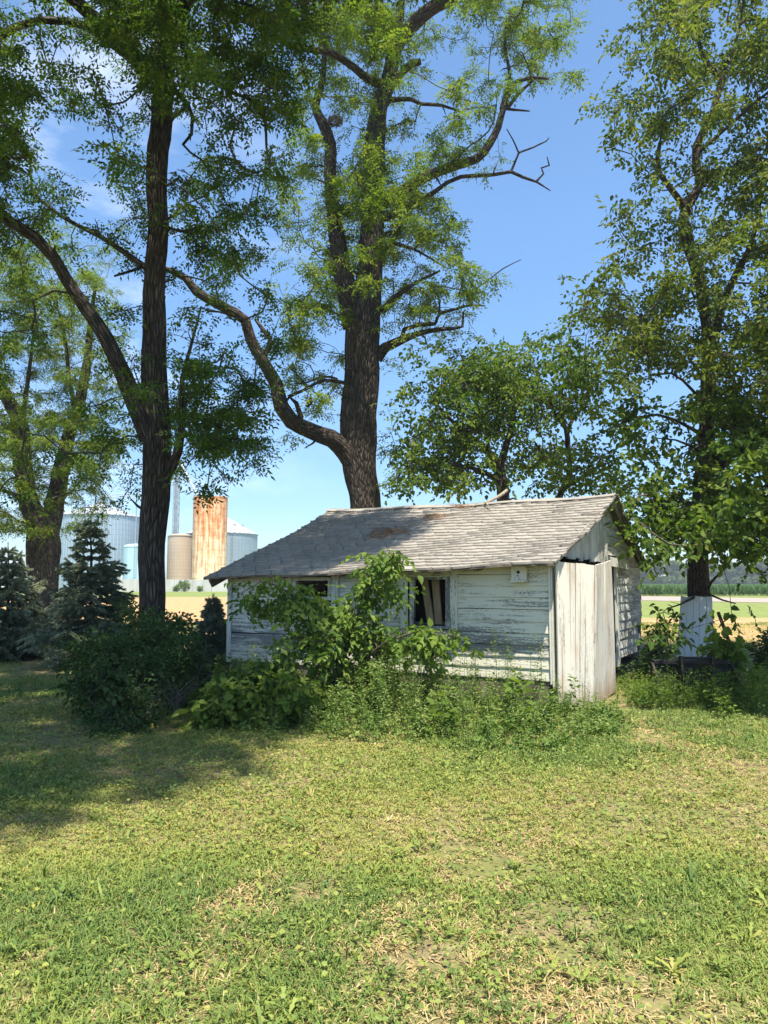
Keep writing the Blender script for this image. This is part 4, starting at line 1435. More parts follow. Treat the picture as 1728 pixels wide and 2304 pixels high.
# ------------------------------------------------------------------ right elm
Y0 = 14.2
ELM = t_spray(7, 0.29, 0.60, 6, 3)
ELM_A = 0.6 * 0.62
limbs = [
    limb_px(Y0, [(1579, 1520, 62), (1578, 1400, 50), (1578, 1303, 45), (1577, 1225, 42), (1580, 1121, 42), (1588, 1043, 44), (1593, 965, 32), (1592, 892, 24), (1590, 808, 19), (1593, 756, 20), (1588, 700, 22), (1576, 630, 24), (1557, 562, 25), (1541, 500, 25), (1548, 470, 24), (1562, 448, 20), (1579, 411, 19), (1566, 380, 18), (1567, 333, 18), (1583, 297, 17), (1604, 260, 16), (1614, 219, 15), (1624, 182, 14), (1600, 151, 11), (1578, 120, 9), (1570, 78, 8), (1567, 26, 6), (1550, -40, 5)]),
    limb_px(Y0, [(1546, 474, 20), (1531, 453, 15, -.1), (1510, 427, 13, -.2), (1484, 391, 11, -.3), (1479, 359, 10, -.3), (1485, 322, 8, -.3)]),
    limb_px(Y0, [(1624, 182, 10), (1635, 146, 8, .2), (1656, 94, 6, .3), (1669, 31, 5, .4), (1680, -40, 3, .4)]),
    limb_px(Y0, [(1570, 345, 9), (1600, 318, 8, -.2), (1624, 297, 7, -.3), (1671, 255, 7, -.5), (1728, 208, 6, -.7), (1800, 150, 4, -.9)]),
    limb_px(Y0, [(1598, 1060, 38), (1635, 1027, 28, -.2), (1676, 996, 26, -.4), (1728, 954, 24, -.7), (1800, 880, 18, -1), (1880, 760, 11, -1.3)]),
    limb_px(Y0, [(1596, 830, 20), (1612, 750, 18, .3), (1635, 668, 17, .5), (1658, 610, 15, .6), (1680, 570, 13, .7), (1705, 480, 9, .8), (1715, 380, 6, .9)]),
    limb_px(Y0, [(1590, 985, 14), (1557, 965, 8, -.2), (1520, 945, 7, -.4), (1479, 933, 6, -.5), (1430, 940, 5, -.6), (1385, 959, 4, -.7), (1335, 980, 2, -.8)]),
    limb_px(Y0, [(1588, 1030, 12), (1560, 1005, 7, -.3), (1520, 990, 4, -.5), (1470, 985, 2, -.6)]),
    limb_px(Y0, [(1592, 940, 10), (1560, 880, 7, -.2), (1510, 840, 5, -.4), (1460, 845, 3, -.5)]),
    limb_px(Y0, [(1600, 1090, 18), (1650, 1100, 13, -.4), (1700, 1120, 9, -.7), (1740, 1160, 6, -.9)]),
    limb_px(Y0, [(1580, 1150, 14), (1545, 1130, 9, -.5), (1500, 1140, 6, -.9), (1440, 1180, 4, -1.2)]),
    limb_px(Y0, [(1582, 1350, 8), (1600, 1310, 6, -.4), (1620, 1290, 5, -.6), (1660, 1240, 3, -.8)]),
    limb_px(Y0, [(1570, 1340, 9), (1560, 1345, 6, -.4), (1530, 1360, 4, -.7), (1500, 1370, 3, -.8)]),
    limb_px(Y0, [(1578, 1335, 9), (1590, 1335, 6, -.5), (1625, 1350, 4, -.8), (1655, 1358, 3, -.9)]),
]
def lean_r(px, py):
    return -1.0 * min(1, max(0, (py - 900) / 350)) + 0.5 * rng.normal()
tr_ = tips_for('R', Y0, 1.2, ELM_A * 0.095 ** 2, 44, 2.2, lean_r)
_, pyr = project(tr_)
low_ = pyr > 870 + rng.normal(0, 40, len(pyr))
tr_low = tips_for('R', Y0 - .4, 1.0, ELM_A * 0.13 ** 2, 28, 3.2, lean_r, rows_above=0)
_, pyl = project(tr_low)
pxl, pyl = project(tr_low)
keep_ = (pyl > 880) & ~((pyl > 1215) & (rng.random(len(pyl)) < .45)) & ~((pxl > 1535) & (pxl < 1612) & (pyl > 1225) & (pyl < 1342)) & ~((pxl > 1565) & (pxl < 1630) & (pyl > 1375)) & ~((pxl < 1470) & (pyl > 1290)) & ~((pxl < 1440) & (pyl > 1140) & (rng.random(len(pyl)) < .6))
tr_low = tr_low[keep_]
tr_ = tr_[~low_]
er = np.vstack([ellipsoid(260, (5.6, 8.4, 4.8), (1.2, 1.2, 1.1)), ellipsoid(120, (7.6, 10.2, 6.4), (2.0, 2.2, 2.6)), ellipsoid(420, (8.0, 14.5, 9.5), (3.2, 3.5, 5.5))])
make_tree('elm_tree', 'tall elm right of the shed with a light ragged crown', 'tree', P(1579, 1510, Y0) * [1, 1, 0],
          limbs, np.vstack([tr_, er]), ELM, M['elm_leaf'], M['bark_elm'], 7, 0.35, 0.12, 0.3, back=0.6,
          extra=('lower_boughs', tr_low, t_spray(7, 0.30, 0.70, 6, 9), M['mulberry_leaf'], 4.5, .44, .10))
print('R tips', len(tr_))

# ------------------------------------------------------------------ mulberries behind the shed
Y0 = 18.8
MUL = t_spray(7, 0.29, 0.70, 6, 4)
tm = tips_for('M', Y0, 1.1, 0.72 * .62 * 0.125 ** 2, 25, 3.8, clump=3)
pxm, pym = project(tm)
left = pxm < 1195 + rng.normal(0, 40, len(pxm))
lm1 = [
    limb_px(Y0, [(1138, 1420, 34), (1136, 1250, 30), (1132, 1130, 28), (1126, 1080, 26), (1122, 1050, 24), (1098, 1017, 17, -.2), (1062, 985, 12, -.4), (1020, 950, 8, -.5), (975, 900, 5, -.6)]),
    limb_px(Y0, [(1124, 1055, 20), (1140, 1000, 15, .2), (1155, 940, 11, .3), (1160, 860, 7, .4), (1150, 790, 4, .4)]),
    limb_px(Y0, [(1128, 1085, 14), (1080, 1060, 10, -.4), (1010, 1045, 7, -.6), (940, 1050, 4, -.7)]),
    limb_px(Y0, [(1100, 1018, 10), (1090, 950, 8, .3), (1060, 880, 6, .4), (1040, 810, 3, .4)]),
]
lm2 = [
    limb_px(Y0, [(1252, 1420, 22), (1254, 1250, 18), (1258, 1120, 15), (1281, 1069, 13), (1279, 1011, 12), (1275, 965, 11), (1250, 933, 8, -.2), (1230, 880, 5, -.3)]),
    limb_px(Y0, [(1277, 975, 9), (1290, 940, 8, .2), (1307, 923, 7, .2), (1309, 886, 6, .3), (1320, 820, 4, .3)]),
    limb_px(Y0, [(1268, 1100, 10), (1310, 1075, 8, -.3), (1350, 1050, 5, -.5), (1400, 1030, 3, -.6)]),
    limb_px(Y0, [(1280, 1060, 8), (1230, 1030, 6, -.3), (1200, 990, 4, -.3)]),
]
make_tree('mulberry_tree', 'broad leafy mulberry behind the shed, the one next to the big locust', 'tree', P(1138, 1400, Y0) * [1, 1, 0], lm1, tm[left], MUL, M['mulberry_leaf'], M['bark_elm'], 3.6, 0.43, 0.10, 0.35)
make_tree('mulberry_tree', 'slim leafy mulberry behind the near end of the shed ridge', 'tree', P(1252, 1400, Y0) * [1, 1, 0], lm2, tm[~left], MUL, M['mulberry_leaf'], M['bark_elm'], 3.6, 0.43, 0.10, 0.35)
print('M tips', len(tm))

# ------------------------------------------------------------------ spruces
def make_spruce(px, py_base, py_top, hw_px, Y, label, seed, bare_base=0.04, tilt=0.0):
    r_ = np.random.default_rng(seed)
    base = P(px, py_base, Y); base[2] = 0
    top = P(px + tilt, py_top, Y)
    h = top[2]
    R = hw_px / F_PX * Y
    root = empty('spruce_tree', base)
    tag(root, label, 'spruce')
    w = Wood()
    ax = top - base
    tr = np.array([base + ax * t for t in np.linspace(0, 1, 9)])
    tr[1:-1, :2] += r_.normal(0, .01, (7, 2))
    w.tube(tr, np.linspace(.018 * h + .01, .006, 9), 12)
    part(w.build('trunk', M['bark_elm']), root)
    tw = Wood()
    pos, dr, nm, sz, rn = [], [], [], [], []

    def needles(pts, rad_, dens, shade):
        seg = np.linalg.norm(np.diff(pts, axis=0), axis=1)
        ln = seg.sum()
        k = max(4, int(ln * dens))
        u = r_.uniform(0, 1, k)
        cum = np.concatenate([[0], np.cumsum(seg)]) / ln
        p = np.stack([np.interp(u, cum, pts[:, j]) for j in range(3)], 1)
        td = unit(pts[-1] - pts[0])
        d = r_.normal(0, 1, (k, 3)); d[:, 2] += .35
        d -= td * (d @ td)[:, None]
        d = unit(d) + td * 1.5
        pos.append(p); dr.append(d); nm.append(r_.normal(0, 1, (k, 3)))
        sz.append(rad_ * r_.uniform(.75, 1.25, k))
        rn.append(np.clip(shade + r_.uniform(-.25, .25, k), 0, 1))
    nwh = max(7, int(h / (0.155 if h > 2 else 0.085)))
    for i in range(nwh):
        t = bare_base + (0.97 - bare_base) * (i + r_.uniform(-.25, .25)) / nwh
        prof = (1 - t) ** 0.85 * (0.82 + 0.36 * r_.random())
        Lb = max(R * prof * 1.12, .05)
        nbr = int(r_.integers(6, 9)) if t < .9 else 5
        a0 = r_.uniform(0, 6.28)
        for k in range(nbr):
            a = a0 + k * 6.283 / nbr + r_.normal(0, .22)
            ln = Lb * r_.uniform(.68, 1.12)
            el_ = rad(38) * t ** 2 + rad(r_.uniform(-16, 8)) * (1 - t)
            c0 = base + ax * t
            u = np.linspace(0, 1, 6)[:, None]
            hd = np.array([math.cos(a), math.sin(a), 0])
            pts = c0 + hd * ln * u * math.cos(el_) + np.array([0, 0, 1]) * (ln * u * math.sin(el_) - .16 * ln * u * (1 - u) * 2 + .10 * ln * u ** 3)
            tw.tube(pts, np.linspace(.006 + .008 * ln, .003, 6), 4)
            sh_ = r_.uniform(.2, .9)
            needles(pts, .055, 520, sh_ * .8)
            side = np.array([-hd[1], hd[0], 0])
            nsb = max(3, int(ln / .06))
            for q in range(nsb):
                f = .22 + .75 * (q + r_.uniform(0, .6)) / nsb
                s_ = 1 if q % 2 else -1
                b_ = c0 * 0 + np.array([np.interp(f, np.linspace(0, 1, 6), pts[:, j]) for j in range(3)])
                l2 = ln * (.62 - .40 * f) * r_.uniform(.7, 1.25) + .05
                d2 = unit(hd * .75 + side * s_ * .8 + np.array([0, 0, r_.normal(-.12, .16)]))
                p2 = b_ + d2 * l2 * np.linspace(0, 1, 4)[:, None] + np.array([0, 0, -.10]) * l2 * (np.linspace(0, 1, 4)[:, None] ** 2)
                tw.tube(p2, np.linspace(.004, .002, 4), 3)
                needles(p2, .052, 640, sh_)
    needles(np.array([top - ax * .08, top]), .04, 300, .8)
    pos, dr, nm, sz, rn = map(np.concatenate, (pos, dr, nm, sz, rn))
    fol = leaves_mesh(pos, dr, nm, sz, (np.array([(0, -.11, 0), (1, -.06, 0), (1, .06, 0), (0, .11, 0)]), [(0, 1, 2, 3)]), rn)
    V, Q, rr = fol
    WV, WQ, WB = np.vstack(tw.V), np.vstack(tw.Q), np.vstack(tw.B)
    o = build('crown', np.vstack([V, WV]), [Q, WQ + len(V)], [M['spruce_needle'], M['bark_twig']], None, False,
              np.concatenate([np.zeros(len(Q), int), np.ones(len(WQ), int)]),
              {'rnd': np.concatenate([rr, np.zeros(len(WV))]), 'bk': np.vstack([np.zeros((len(V), 3)), WB])})
    part(o, root)


make_spruce(18, 1470, 1222, 120, 16.0, 'pale blue-green spruce at the far left edge, bushy and sunlit', 11)
make_spruce(205, 1500, 1152, 108, 14.6, 'dark pointed blue spruce between the two left locust trunks', 12)
make_spruce(474, 1520, 1338, 62, 12.6, 'small dark young spruce beside the far end of the shed', 13, tilt=6)

# ------------------------------------------------------------------ shrubs, sapling, weeds
def blob_tips(blobs, seed=0):
    out = []
    for cx, cy, rx, ry, Y, dY, n in blobs:
        k = 0
        while k < n:
            q = rng.uniform(-1, 1, 3)
            d = np.linalg.norm(q)
            if d > 1 or rng.random() > .3 + .7 * d: continue
            p = P(cx + q[0] * rx, cy + q[1] * ry, Y + q[2] * dY)
            if p[2] < .05: p[2] = rng.uniform(.05, .2)
            out.append(p); k += 1
    return np.array(out)


def make_shrub(name, label, cat, base_px, stems, blobs, leaf, leaf_m, per_tip, size, spread=.05, droop=.25, tip_r=.0022, bark='bark_twig', gravity=.0, group=None, rnd_rng=(0, 1)):
    base = G(*base_px)
    ls = []
    for st in stems:
        l = limb_px(0, [(p[0], p[1], p[2], p[3]) for p in st])
        ls.append(l)
    root = empty(name, base)
    tag(root, label, cat, group)
    w = Wood()
    cs = []
    for l in ls:
        c = catmull(l, .08); c[:, :3] += rng.normal(0, .006, (len(c), 3)); cs.append(c)
        c[0, 2] = min(c[0, 2], .02)
        w.tube(c[:, :3], c[:, 3], 7)
    part(w.build('stems', M[bark]), root)
    tips = blob_tips(blobs)
    paths = grow(cs, tips, seg=.12, tip_r=tip_r, gravity=gravity)
    fol = foliage(paths, leaf, per_tip, size, spread, droop, rnd_rng, .8, .22)
    part(crown_mesh('leaves', paths, fol, leaf_m, M['bark_twig'], 3), root)
    return root


BR = t_broad(0.66, 0.10)
SM = t_broad(0.55, 0.08)
SPR = t_spray(6, .30, .58, 6, 21)
# sapling in front of the shed windows
Ys = 9.5
make_shrub('sapling', 'bright green mulberry sapling growing up in front of the shed windows', 'sapling', (765, 1600),
    [[(765, 1600, 9, Ys - .1), (770, 1500, 8, Ys), (790, 1420, 7, Ys), (825, 1340, 6, Ys), (850, 1280, 4, Ys - .1), (885, 1245, 2, Ys - .1)],
     [(760, 1600, 8, Ys - .1), (750, 1480, 7, Ys - .1), (720, 1400, 6, Ys - .2), (660, 1340, 4, Ys - .3), (600, 1310, 2, Ys - .3), (545, 1330, 1.5, Ys - .4)],
     [(772, 1590, 8, Ys - .1), (820, 1490, 7, Ys - .2), (880, 1440, 5, Ys - .5), (960, 1420, 3, Ys - .6), (1025, 1430, 2, Ys - .6)],
     [(765, 1560, 6, Ys - .1), (735, 1470, 5, Ys - .4), (680, 1435, 3, Ys - .5), (630, 1445, 2, Ys - .6)],
     [(825, 1340, 4, Ys), (824, 1290, 3, Ys + .1), (826, 1240, 1.5, Ys + .1)]],
    [(560, 1340, 42, 42, Ys - .3, .25, 26), (612, 1318, 34, 24, Ys - .3, .2, 16), (668, 1356, 54, 42, Ys - .2, .35, 52), (745, 1385, 78, 40, Ys - .2, .4, 75), (878, 1256, 36, 24, Ys - .1, .15, 30), (826, 1258, 9, 24, Ys + .1, .1, 8),
     (848, 1322, 60, 42, Ys, .25, 55), (945, 1437, 85, 30, Ys - .5, .3, 70), (692, 1445, 66, 20, Ys - .5, .3, 40), (790, 1480, 98, 90, Ys, .45, 150), (840, 1420, 40, 40, Ys, .3, 26)],
    t_spray(6, 0.34, .62, 6, 12), M['sapling_leaf'], 1.15, 0.29, .04, .45, .0024, gravity=.1)
make_shrub('shrub', 'low dark heart-leaved bush under the far end of the shed wall', 'shrub', (590, 1640),
    [[(590, 1640, 8, 8.6), (580, 1580, 6, 8.8), (550, 1520, 4, 8.9)], [(600, 1640, 8, 8.6), (630, 1570, 6, 8.8), (650, 1520, 4, 8.9)], [(570, 1635, 7, 8.6), (520, 1580, 5, 8.7), (495, 1550, 3, 8.8)]],
    [(590, 1560, 105, 66, 8.8, .6, 230), (500, 1590, 42, 40, 8.5, .4, 60), (672, 1555, 24, 34, 8.3, .15, 14)], t_spray(5, .34, .82, 6, 14), M['mulberry_leaf'], 2.2, .28, .05, .4)
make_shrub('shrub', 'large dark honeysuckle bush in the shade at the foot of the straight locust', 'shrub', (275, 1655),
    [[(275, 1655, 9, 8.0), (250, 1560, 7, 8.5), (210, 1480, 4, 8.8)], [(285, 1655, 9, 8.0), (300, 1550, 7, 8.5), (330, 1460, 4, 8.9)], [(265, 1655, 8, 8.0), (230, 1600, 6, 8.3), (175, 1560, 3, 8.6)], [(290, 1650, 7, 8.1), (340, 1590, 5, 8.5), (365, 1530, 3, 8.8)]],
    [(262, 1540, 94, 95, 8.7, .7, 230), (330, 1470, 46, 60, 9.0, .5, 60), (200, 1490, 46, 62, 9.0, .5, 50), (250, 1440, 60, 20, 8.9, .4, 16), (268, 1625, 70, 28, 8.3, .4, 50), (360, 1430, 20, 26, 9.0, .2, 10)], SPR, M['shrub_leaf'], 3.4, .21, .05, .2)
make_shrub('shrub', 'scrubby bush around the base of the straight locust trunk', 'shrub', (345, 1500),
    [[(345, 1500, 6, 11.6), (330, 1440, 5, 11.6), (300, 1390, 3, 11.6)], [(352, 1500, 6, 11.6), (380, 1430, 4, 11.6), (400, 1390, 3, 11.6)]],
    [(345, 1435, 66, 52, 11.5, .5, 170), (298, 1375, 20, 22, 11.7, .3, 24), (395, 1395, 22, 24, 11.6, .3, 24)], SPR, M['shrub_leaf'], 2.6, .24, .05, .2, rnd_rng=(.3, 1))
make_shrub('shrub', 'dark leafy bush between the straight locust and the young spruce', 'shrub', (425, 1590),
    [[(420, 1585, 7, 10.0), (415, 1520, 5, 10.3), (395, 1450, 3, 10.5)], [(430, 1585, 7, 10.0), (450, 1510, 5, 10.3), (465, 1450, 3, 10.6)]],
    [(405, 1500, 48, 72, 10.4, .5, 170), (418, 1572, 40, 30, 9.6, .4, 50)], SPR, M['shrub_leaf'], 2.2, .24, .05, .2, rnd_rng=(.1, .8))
# brush heap of dead stems
w = Wood()
for i in range(46):
    b_ = G(392 + rng.normal(0, 13), 1600 + rng.normal(0, 5))
    a = rng.uniform(0, 6.28); ln = rng.uniform(.22, .5)
    d = np.array([math.cos(a) * .6, math.sin(a) * .4, 1.0]) * ln
    w.tube(np.array([b_, b_ + d * .5 + rng.normal(0, .02, 3), b_ + d + np.array([math.cos(a), math.sin(a), -.3]) * .08]), np.array([.006, .004, .002]), 4)
tag(w.build('dead_stems', M['dead_wood']), 'clump of dry reddish dead stems beside the dark honeysuckle bush', 'dead stems')

# tall weeds and leafy ground cover along the front of the shed
def in_shed(x, y, m_=0.0):
    lx = (x - F0[0]) * UX[0] + (y - F0[1]) * UX[1]
    ly = (x - F0[0]) * UY[0] + (y - F0[1]) * UY[1]
    return (lx > -m_) & (lx < L_ + m_) & (ly < m_) & (ly > -W_ - m_)


WTV = [[], [], [], [], []]
def weed(b_, h, n_leaf, size, store, lean=.15, spray=0.0, bush=.12):
    a = rng.uniform(0, 6.28)
    top = b_ + np.array([math.cos(a) * lean * h, math.sin(a) * lean * h, h])
    u = np.linspace(0, 1, 5)[:, None]
    pts = b_ + (top - b_) * u + np.array([math.cos(a), math.sin(a), 0]) * .08 * h * np.sin(u * 3.1)
    store[0].append((pts, np.linspace(.004, .0015, 5)))
    uu = rng.uniform(.08, 1.02, n_leaf) ** .8
    p = np.stack([np.interp(uu, u[:, 0], pts[:, j]) for j in range(3)], 1)
    az = rng.uniform(0, 6.28, n_leaf)
    rr = bush * (1.1 - .6 * uu) * rng.uniform(.1, 1, n_leaf)
    d = np.stack([np.cos(az), np.sin(az), rng.normal(.15, .35, n_leaf)], 1)
    p = p + np.stack([np.cos(az) * rr, np.sin(az) * rr, rng.normal(0, .02, n_leaf)], 1)
    store[1].append(p); store[2].append(d); store[3].append(size * rng.uniform(.6, 1.25, n_leaf) * (1.15 - .5 * uu))
    t = rng.uniform(0, 1)
    store[4].append(np.clip(.55 * t + .35 * rng.uniform(0, 1, n_leaf) + .18 * uu, 0, 1))  # leaves paler up the stem: sunlit tips and shaded feet put into colour


def weed_mesh(name, store, leaf, mat_, parent=None):
    pos, dr, sz, rn = (np.concatenate(store[i]) for i in (1, 2, 3, 4))
    V, Q, rr = leaves_mesh(pos, dr, rng.normal(0, .4, pos.shape) + np.array([0, 0, .8]), sz, leaf, rn)
    w = Wood()
    for pts, r in store[0]:
        w.tube(pts, r, 4)
    WV, WQ, WB = np.vstack(w.V), np.vstack(w.Q), np.vstack(w.B)
    return build(name, np.vstack([V, WV]), [Q, WQ + len(V)], [mat_, M['weed_leaf']], None, False,
                 np.concatenate([np.zeros(len(Q), int), np.ones(len(WQ), int)]),
                 {'rnd': np.concatenate([rr, np.full(len(WV), .4)])})


FRONT = [(470, 1625), (560, 1650), (650, 1655), (800, 1660), (930, 1672), (1060, 1688), (1200, 1692), (1300, 1680), (1385, 1652), (1400, 1630)]
fx = np.array([p[0] for p in FRONT]); fy = np.array([p[1] for p in FRONT])
n_w = 0
while n_w < 760:
    px = rng.uniform(490, 1392)
    yb = np.interp(px, fx, fy)
    yb += rng.exponential(9) - 4
    back = np.interp(px, [480, 760, 1000, 1240, 1330, 1400], [1560, 1560, 1560, 1560, 1610, 1625])
    t = rng.random()
    py = yb + (back - yb) * t
    b_ = G(px, py)
    if in_shed(b_[0], b_[1], .04):
        continue
    hmax = np.interp(px, [480, 640, 760, 900, 1000, 1100, 1230, 1300, 1390], [.45, .62, .74, .72, .56, .54, .54, .44, .16])
    h = hmax * rng.uniform(.35, 1.15) * (0.22 + .9 * min(1, t * 1.7)) * (.45 + 1.1 * float(vnoise(b_[0:1], b_[1:2], .55, 77, 2)[0]))
    if px > 1235: h *= .8
    weed(b_, max(h, .08), int(14 + 85 * h), rng.choice([.03, .042, .06, .085], p=[.45, .28, .17, .10]), WTV, .15, 0, .078)
    n_w += 1
for i in range(34):
    px = rng.uniform(800, 1235)
    b_ = G(px, rng.uniform(1575, 1650))
    if not in_shed(b_[0], b_[1], .04):
        weed(b_, rng.uniform(.65, 1.0), int(rng.integers(45, 90)), rng.choice([.03, .045]), WTV, .08, 0, .055)
tag(weed_mesh('weeds', WTV, SM, M['weed_leaf']), kind='stuff', label='tangle of leafy green weeds along the foot of the shed wall', cat='weeds')

def one_weed(name, label, cat, spots, h, nl, size, leaf, mat_, bush=.12, group=None):
    st = [[], [], [], [], []]
    c = G(*spots[0])
    for s_ in spots:
        weed(G(*s_), h * rng.uniform(.85, 1.05), nl, size, st, .06, 0, bush)
    root = empty(name, c)
    tag(root, label, cat, group)
    part(weed_mesh('leaves', st, leaf, mat_), root)
    return root
one_weed('tall_weed', 'tall pale seeding weed standing before the grey lower siding', 'weed', [(1122, 1605), (1130, 1608), (1113, 1600)], 1.0, 120, .03, SM, M['weed_leaf'], .07)
one_weed('broadleaf_weed', 'big-leaved weed in the weeds right of the tall seeding weed', 'weed', [(1165, 1640), (1175, 1636)], .62, 16, .15, t_broad(.75, .1), M['mulberry_leaf'], .12)
one_weed('broadleaf_weed', 'big-leaved weed low in the weeds below the open window', 'weed', [(985, 1660), (992, 1655)], .50, 16, .13, t_broad(.75, .1), M['mulberry_leaf'], .12)
one_weed('tall_weed', 'thin tall weed in front of the siding right of the open window', 'weed', [(1068, 1590), (1060, 1588)], .72, 70, .03, SM, M['weed_leaf'], .06)

# growth on the right, round the bucket
make_shrub('shrub', 'dark leafy bush between the shed and the white boards', 'shrub', (1480, 1520),
    [[(1475, 1520, 6, 12.4), (1465, 1470, 4, 12.5), (1455, 1420, 3, 12.5)], [(1485, 1520, 6, 12.4), (1500, 1470, 4, 12.5), (1505, 1425, 3, 12.5)]],
    [(1478, 1470, 36, 52, 12.5, .4, 140), (1450, 1500, 30, 30, 12.2, .3, 50)], SM, M['shrub_leaf'], 12, .06, .04, .1)
make_shrub('shrub', 'dark bush at the far right edge behind the tall grass', 'shrub', (1735, 1530),
    [[(1735, 1530, 6, 12.2), (1730, 1470, 4, 12.2), (1715, 1430, 3, 12.2)], [(1745, 1530, 6, 12.2), (1755, 1470, 4, 12.2)]],
    [(1735, 1460, 46, 46, 12.2, .4, 160), (1728, 1530, 52, 40, 11.8, .5, 110)], SM, M['shrub_leaf'], 12, .06, .04, .1)
make_shrub('shrub', 'broad-leaved plant drooping over the right end of the loader bucket', 'plant', (1640, 1545),
    [[(1640, 1545, 5, 11.2), (1635, 1490, 4, 11.1), (1610, 1455, 3, 11.0)], [(1642, 1545, 5, 11.2), (1650, 1480, 4, 11.1), (1660, 1455, 2, 11.0)]],
    [(1625, 1465, 46, 22, 11.0, .3, 46), (1640, 1495, 34, 24, 11.0, .3, 26)], BR, M['mulberry_leaf'], 7, .11, .05, .45)
WT2 = [[], [], [], [], []]
for i in range(260):
    px = rng.uniform(1385, 1760); py = rng.uniform(1545, 1600) if px < 1600 else rng.uniform(1540, 1620)
    if px < 1420: py = rng.uniform(1500, 1560)
    b_ = G(px, py)
    if in_shed(b_[0], b_[1], .1): continue
    if 1478 < px < 1690 and py < 1560: continue
    h = rng.uniform(.10, .34) * (1.5 if 1478 < px < 1690 else 1.0 if px < 1640 else 1.8)
    weed(b_, h, int(14 + 60 * h), rng.choice([.035, .05, .07]), WT2)
tag(weed_mesh('weeds', WT2, SM, M['mulberry_leaf']), kind='stuff', label='low leafy weeds in front of the rusty loader bucket', cat='weeds')

# ------------------------------------------------------------------ loader bucket, boards, bar
steel = plain_mat('dark rusty steel', (0.010, 0.010, 0.010), (0.038, 0.032, 0.029), 14, 0.7, (1, 1, 1), .4, .004, .4, .4)
c0, c1 = G(1492, 1578), G(1680, 1578)
wid = np.linalg.norm(c1 - c0)
bk_ = empty('loader_bucket', (c0 + c1) / 2, math.atan2((c1 - c0)[1], (c1 - c0)[0]) - .05)
tag(bk_, 'dark rusty loader bucket lying in the weeds under the elm', 'bucket')
hh = .47
prof = [(0, 0), (.42, 0.02), (.50, .16), (.50, hh), (.42, hh), (.0, .12)]
def plate(name, x, th):
    b = MB(); b.prism([(x, y_, z_) for y_, z_ in prof], (th, 0, 0)); b.build(name, steel, bk_)
plate('side_plate', -wid / 2, .03); plate('side_plate', wid / 2 - .03, .03)
b = MB()
b.prism([(-wid / 2 + .031, .0, .0), (wid / 2 - .031, .0, .0), (wid / 2 - .031, .42, .02), (-wid / 2 + .031, .42, .02)], (0, 0, .018))
b.build('bucket_floor', steel, bk_)
b = MB()
b.prism([(-wid / 2 + .031, .44, .02), (wid / 2 - .031, .44, .02), (wid / 2 - .031, .47, hh - .012), (-wid / 2 + .031, .47, hh - .012)], (0, .02, 0))
b.build('back_plate', steel, bk_)
b = MB(); b.box((-wid / 2 + .034, .40, hh - .01), (wid / 2 - .034, .54, hh + .035), .003); b.build('top_lip', steel, bk_)
b = MB(); b.box((-wid / 2 - .01, -.07, .0), (wid / 2 + .01, .02, .028), .003); b.build('cutting_edge', steel, bk_)
for x in (-.18, .25):
    b = MB(); b.prism([(x, .03, .02), (x, .42, .04), (x, .43, hh + .10), (x, .36, hh + .10), (x, .30, .16)], (.035, 0, 0)); b.build('rib', steel, bk_)
b = MB(); b.tube([(-.20, .40, hh + .07), (.30, .40, hh + .07)], [.02, .02], 10); b.build('cross_tube', steel, bk_)

panel_m = paint_mat('white board paint', 'z', .15, (.62, .66, .70), (.3, .29, .28))
bot = [P(1521, 1496, 13.55), P(1605, 1496, 13.55)]; top = [P(1533, 1342, 13.85), P(1603, 1342, 13.85)]
for q in bot: q[2] = .03
b = MB()
cuts = np.linspace(0, 1, 6)
for u0, u1 in zip(cuts[:-1], cuts[1:]):
    e = .006
    p = [bot[0] + (bot[1] - bot[0]) * (u0 + e), bot[0] + (bot[1] - bot[0]) * (u1 - e), top[0] + (top[1] - top[0]) * (u1 - e), top[0] + (top[1] - top[0]) * (u0 + e)]
    p[2] = p[2] + [0, 0, rng.uniform(-.02, .02)]; p[3] = p[3] + [0, 0, rng.uniform(-.02, .02)]
    b.prism(p, (0, .03, 0))
root = empty('leaning_boards', (bot[0] + bot[1]) / 2)
tag(root, 'tapered group of white boards leaning upright on the elm trunk', 'boards')
part(b.build('boards', panel_m), root)
for f in (.2, .8):
    b = MB()
    a_, c_ = bot[0] + (top[0] - bot[0]) * f, bot[1] + (top[1] - bot[1]) * f
    b.beam(a_ + [.03, .055, 0], c_ + [-.03, .055, 0], .04, .09)
    part(b.build('batten', panel_m), root)
b = MB()
p0, p1 = P(1616, 1378, 12.4), P(1643, 1450, 12.1)
p1 = p0 + (p1 - p0) * (p0[2] / (p0[2] - p1[2]))
p1[2] = 0
b.tube([p0, p1], [.028, .028], 10)
b.tube([p0 + (p1 - p0) * .26, p0 + (p1 - p0) * .30], [.045, .045], 10)
tag(b.build('steel_bar', plain_mat('rusty bar', (.035, .016, .012), (.10, .045, .03), 20, .7)), 'rusty dark steel bar standing tilted behind the loader bucket', 'bar')

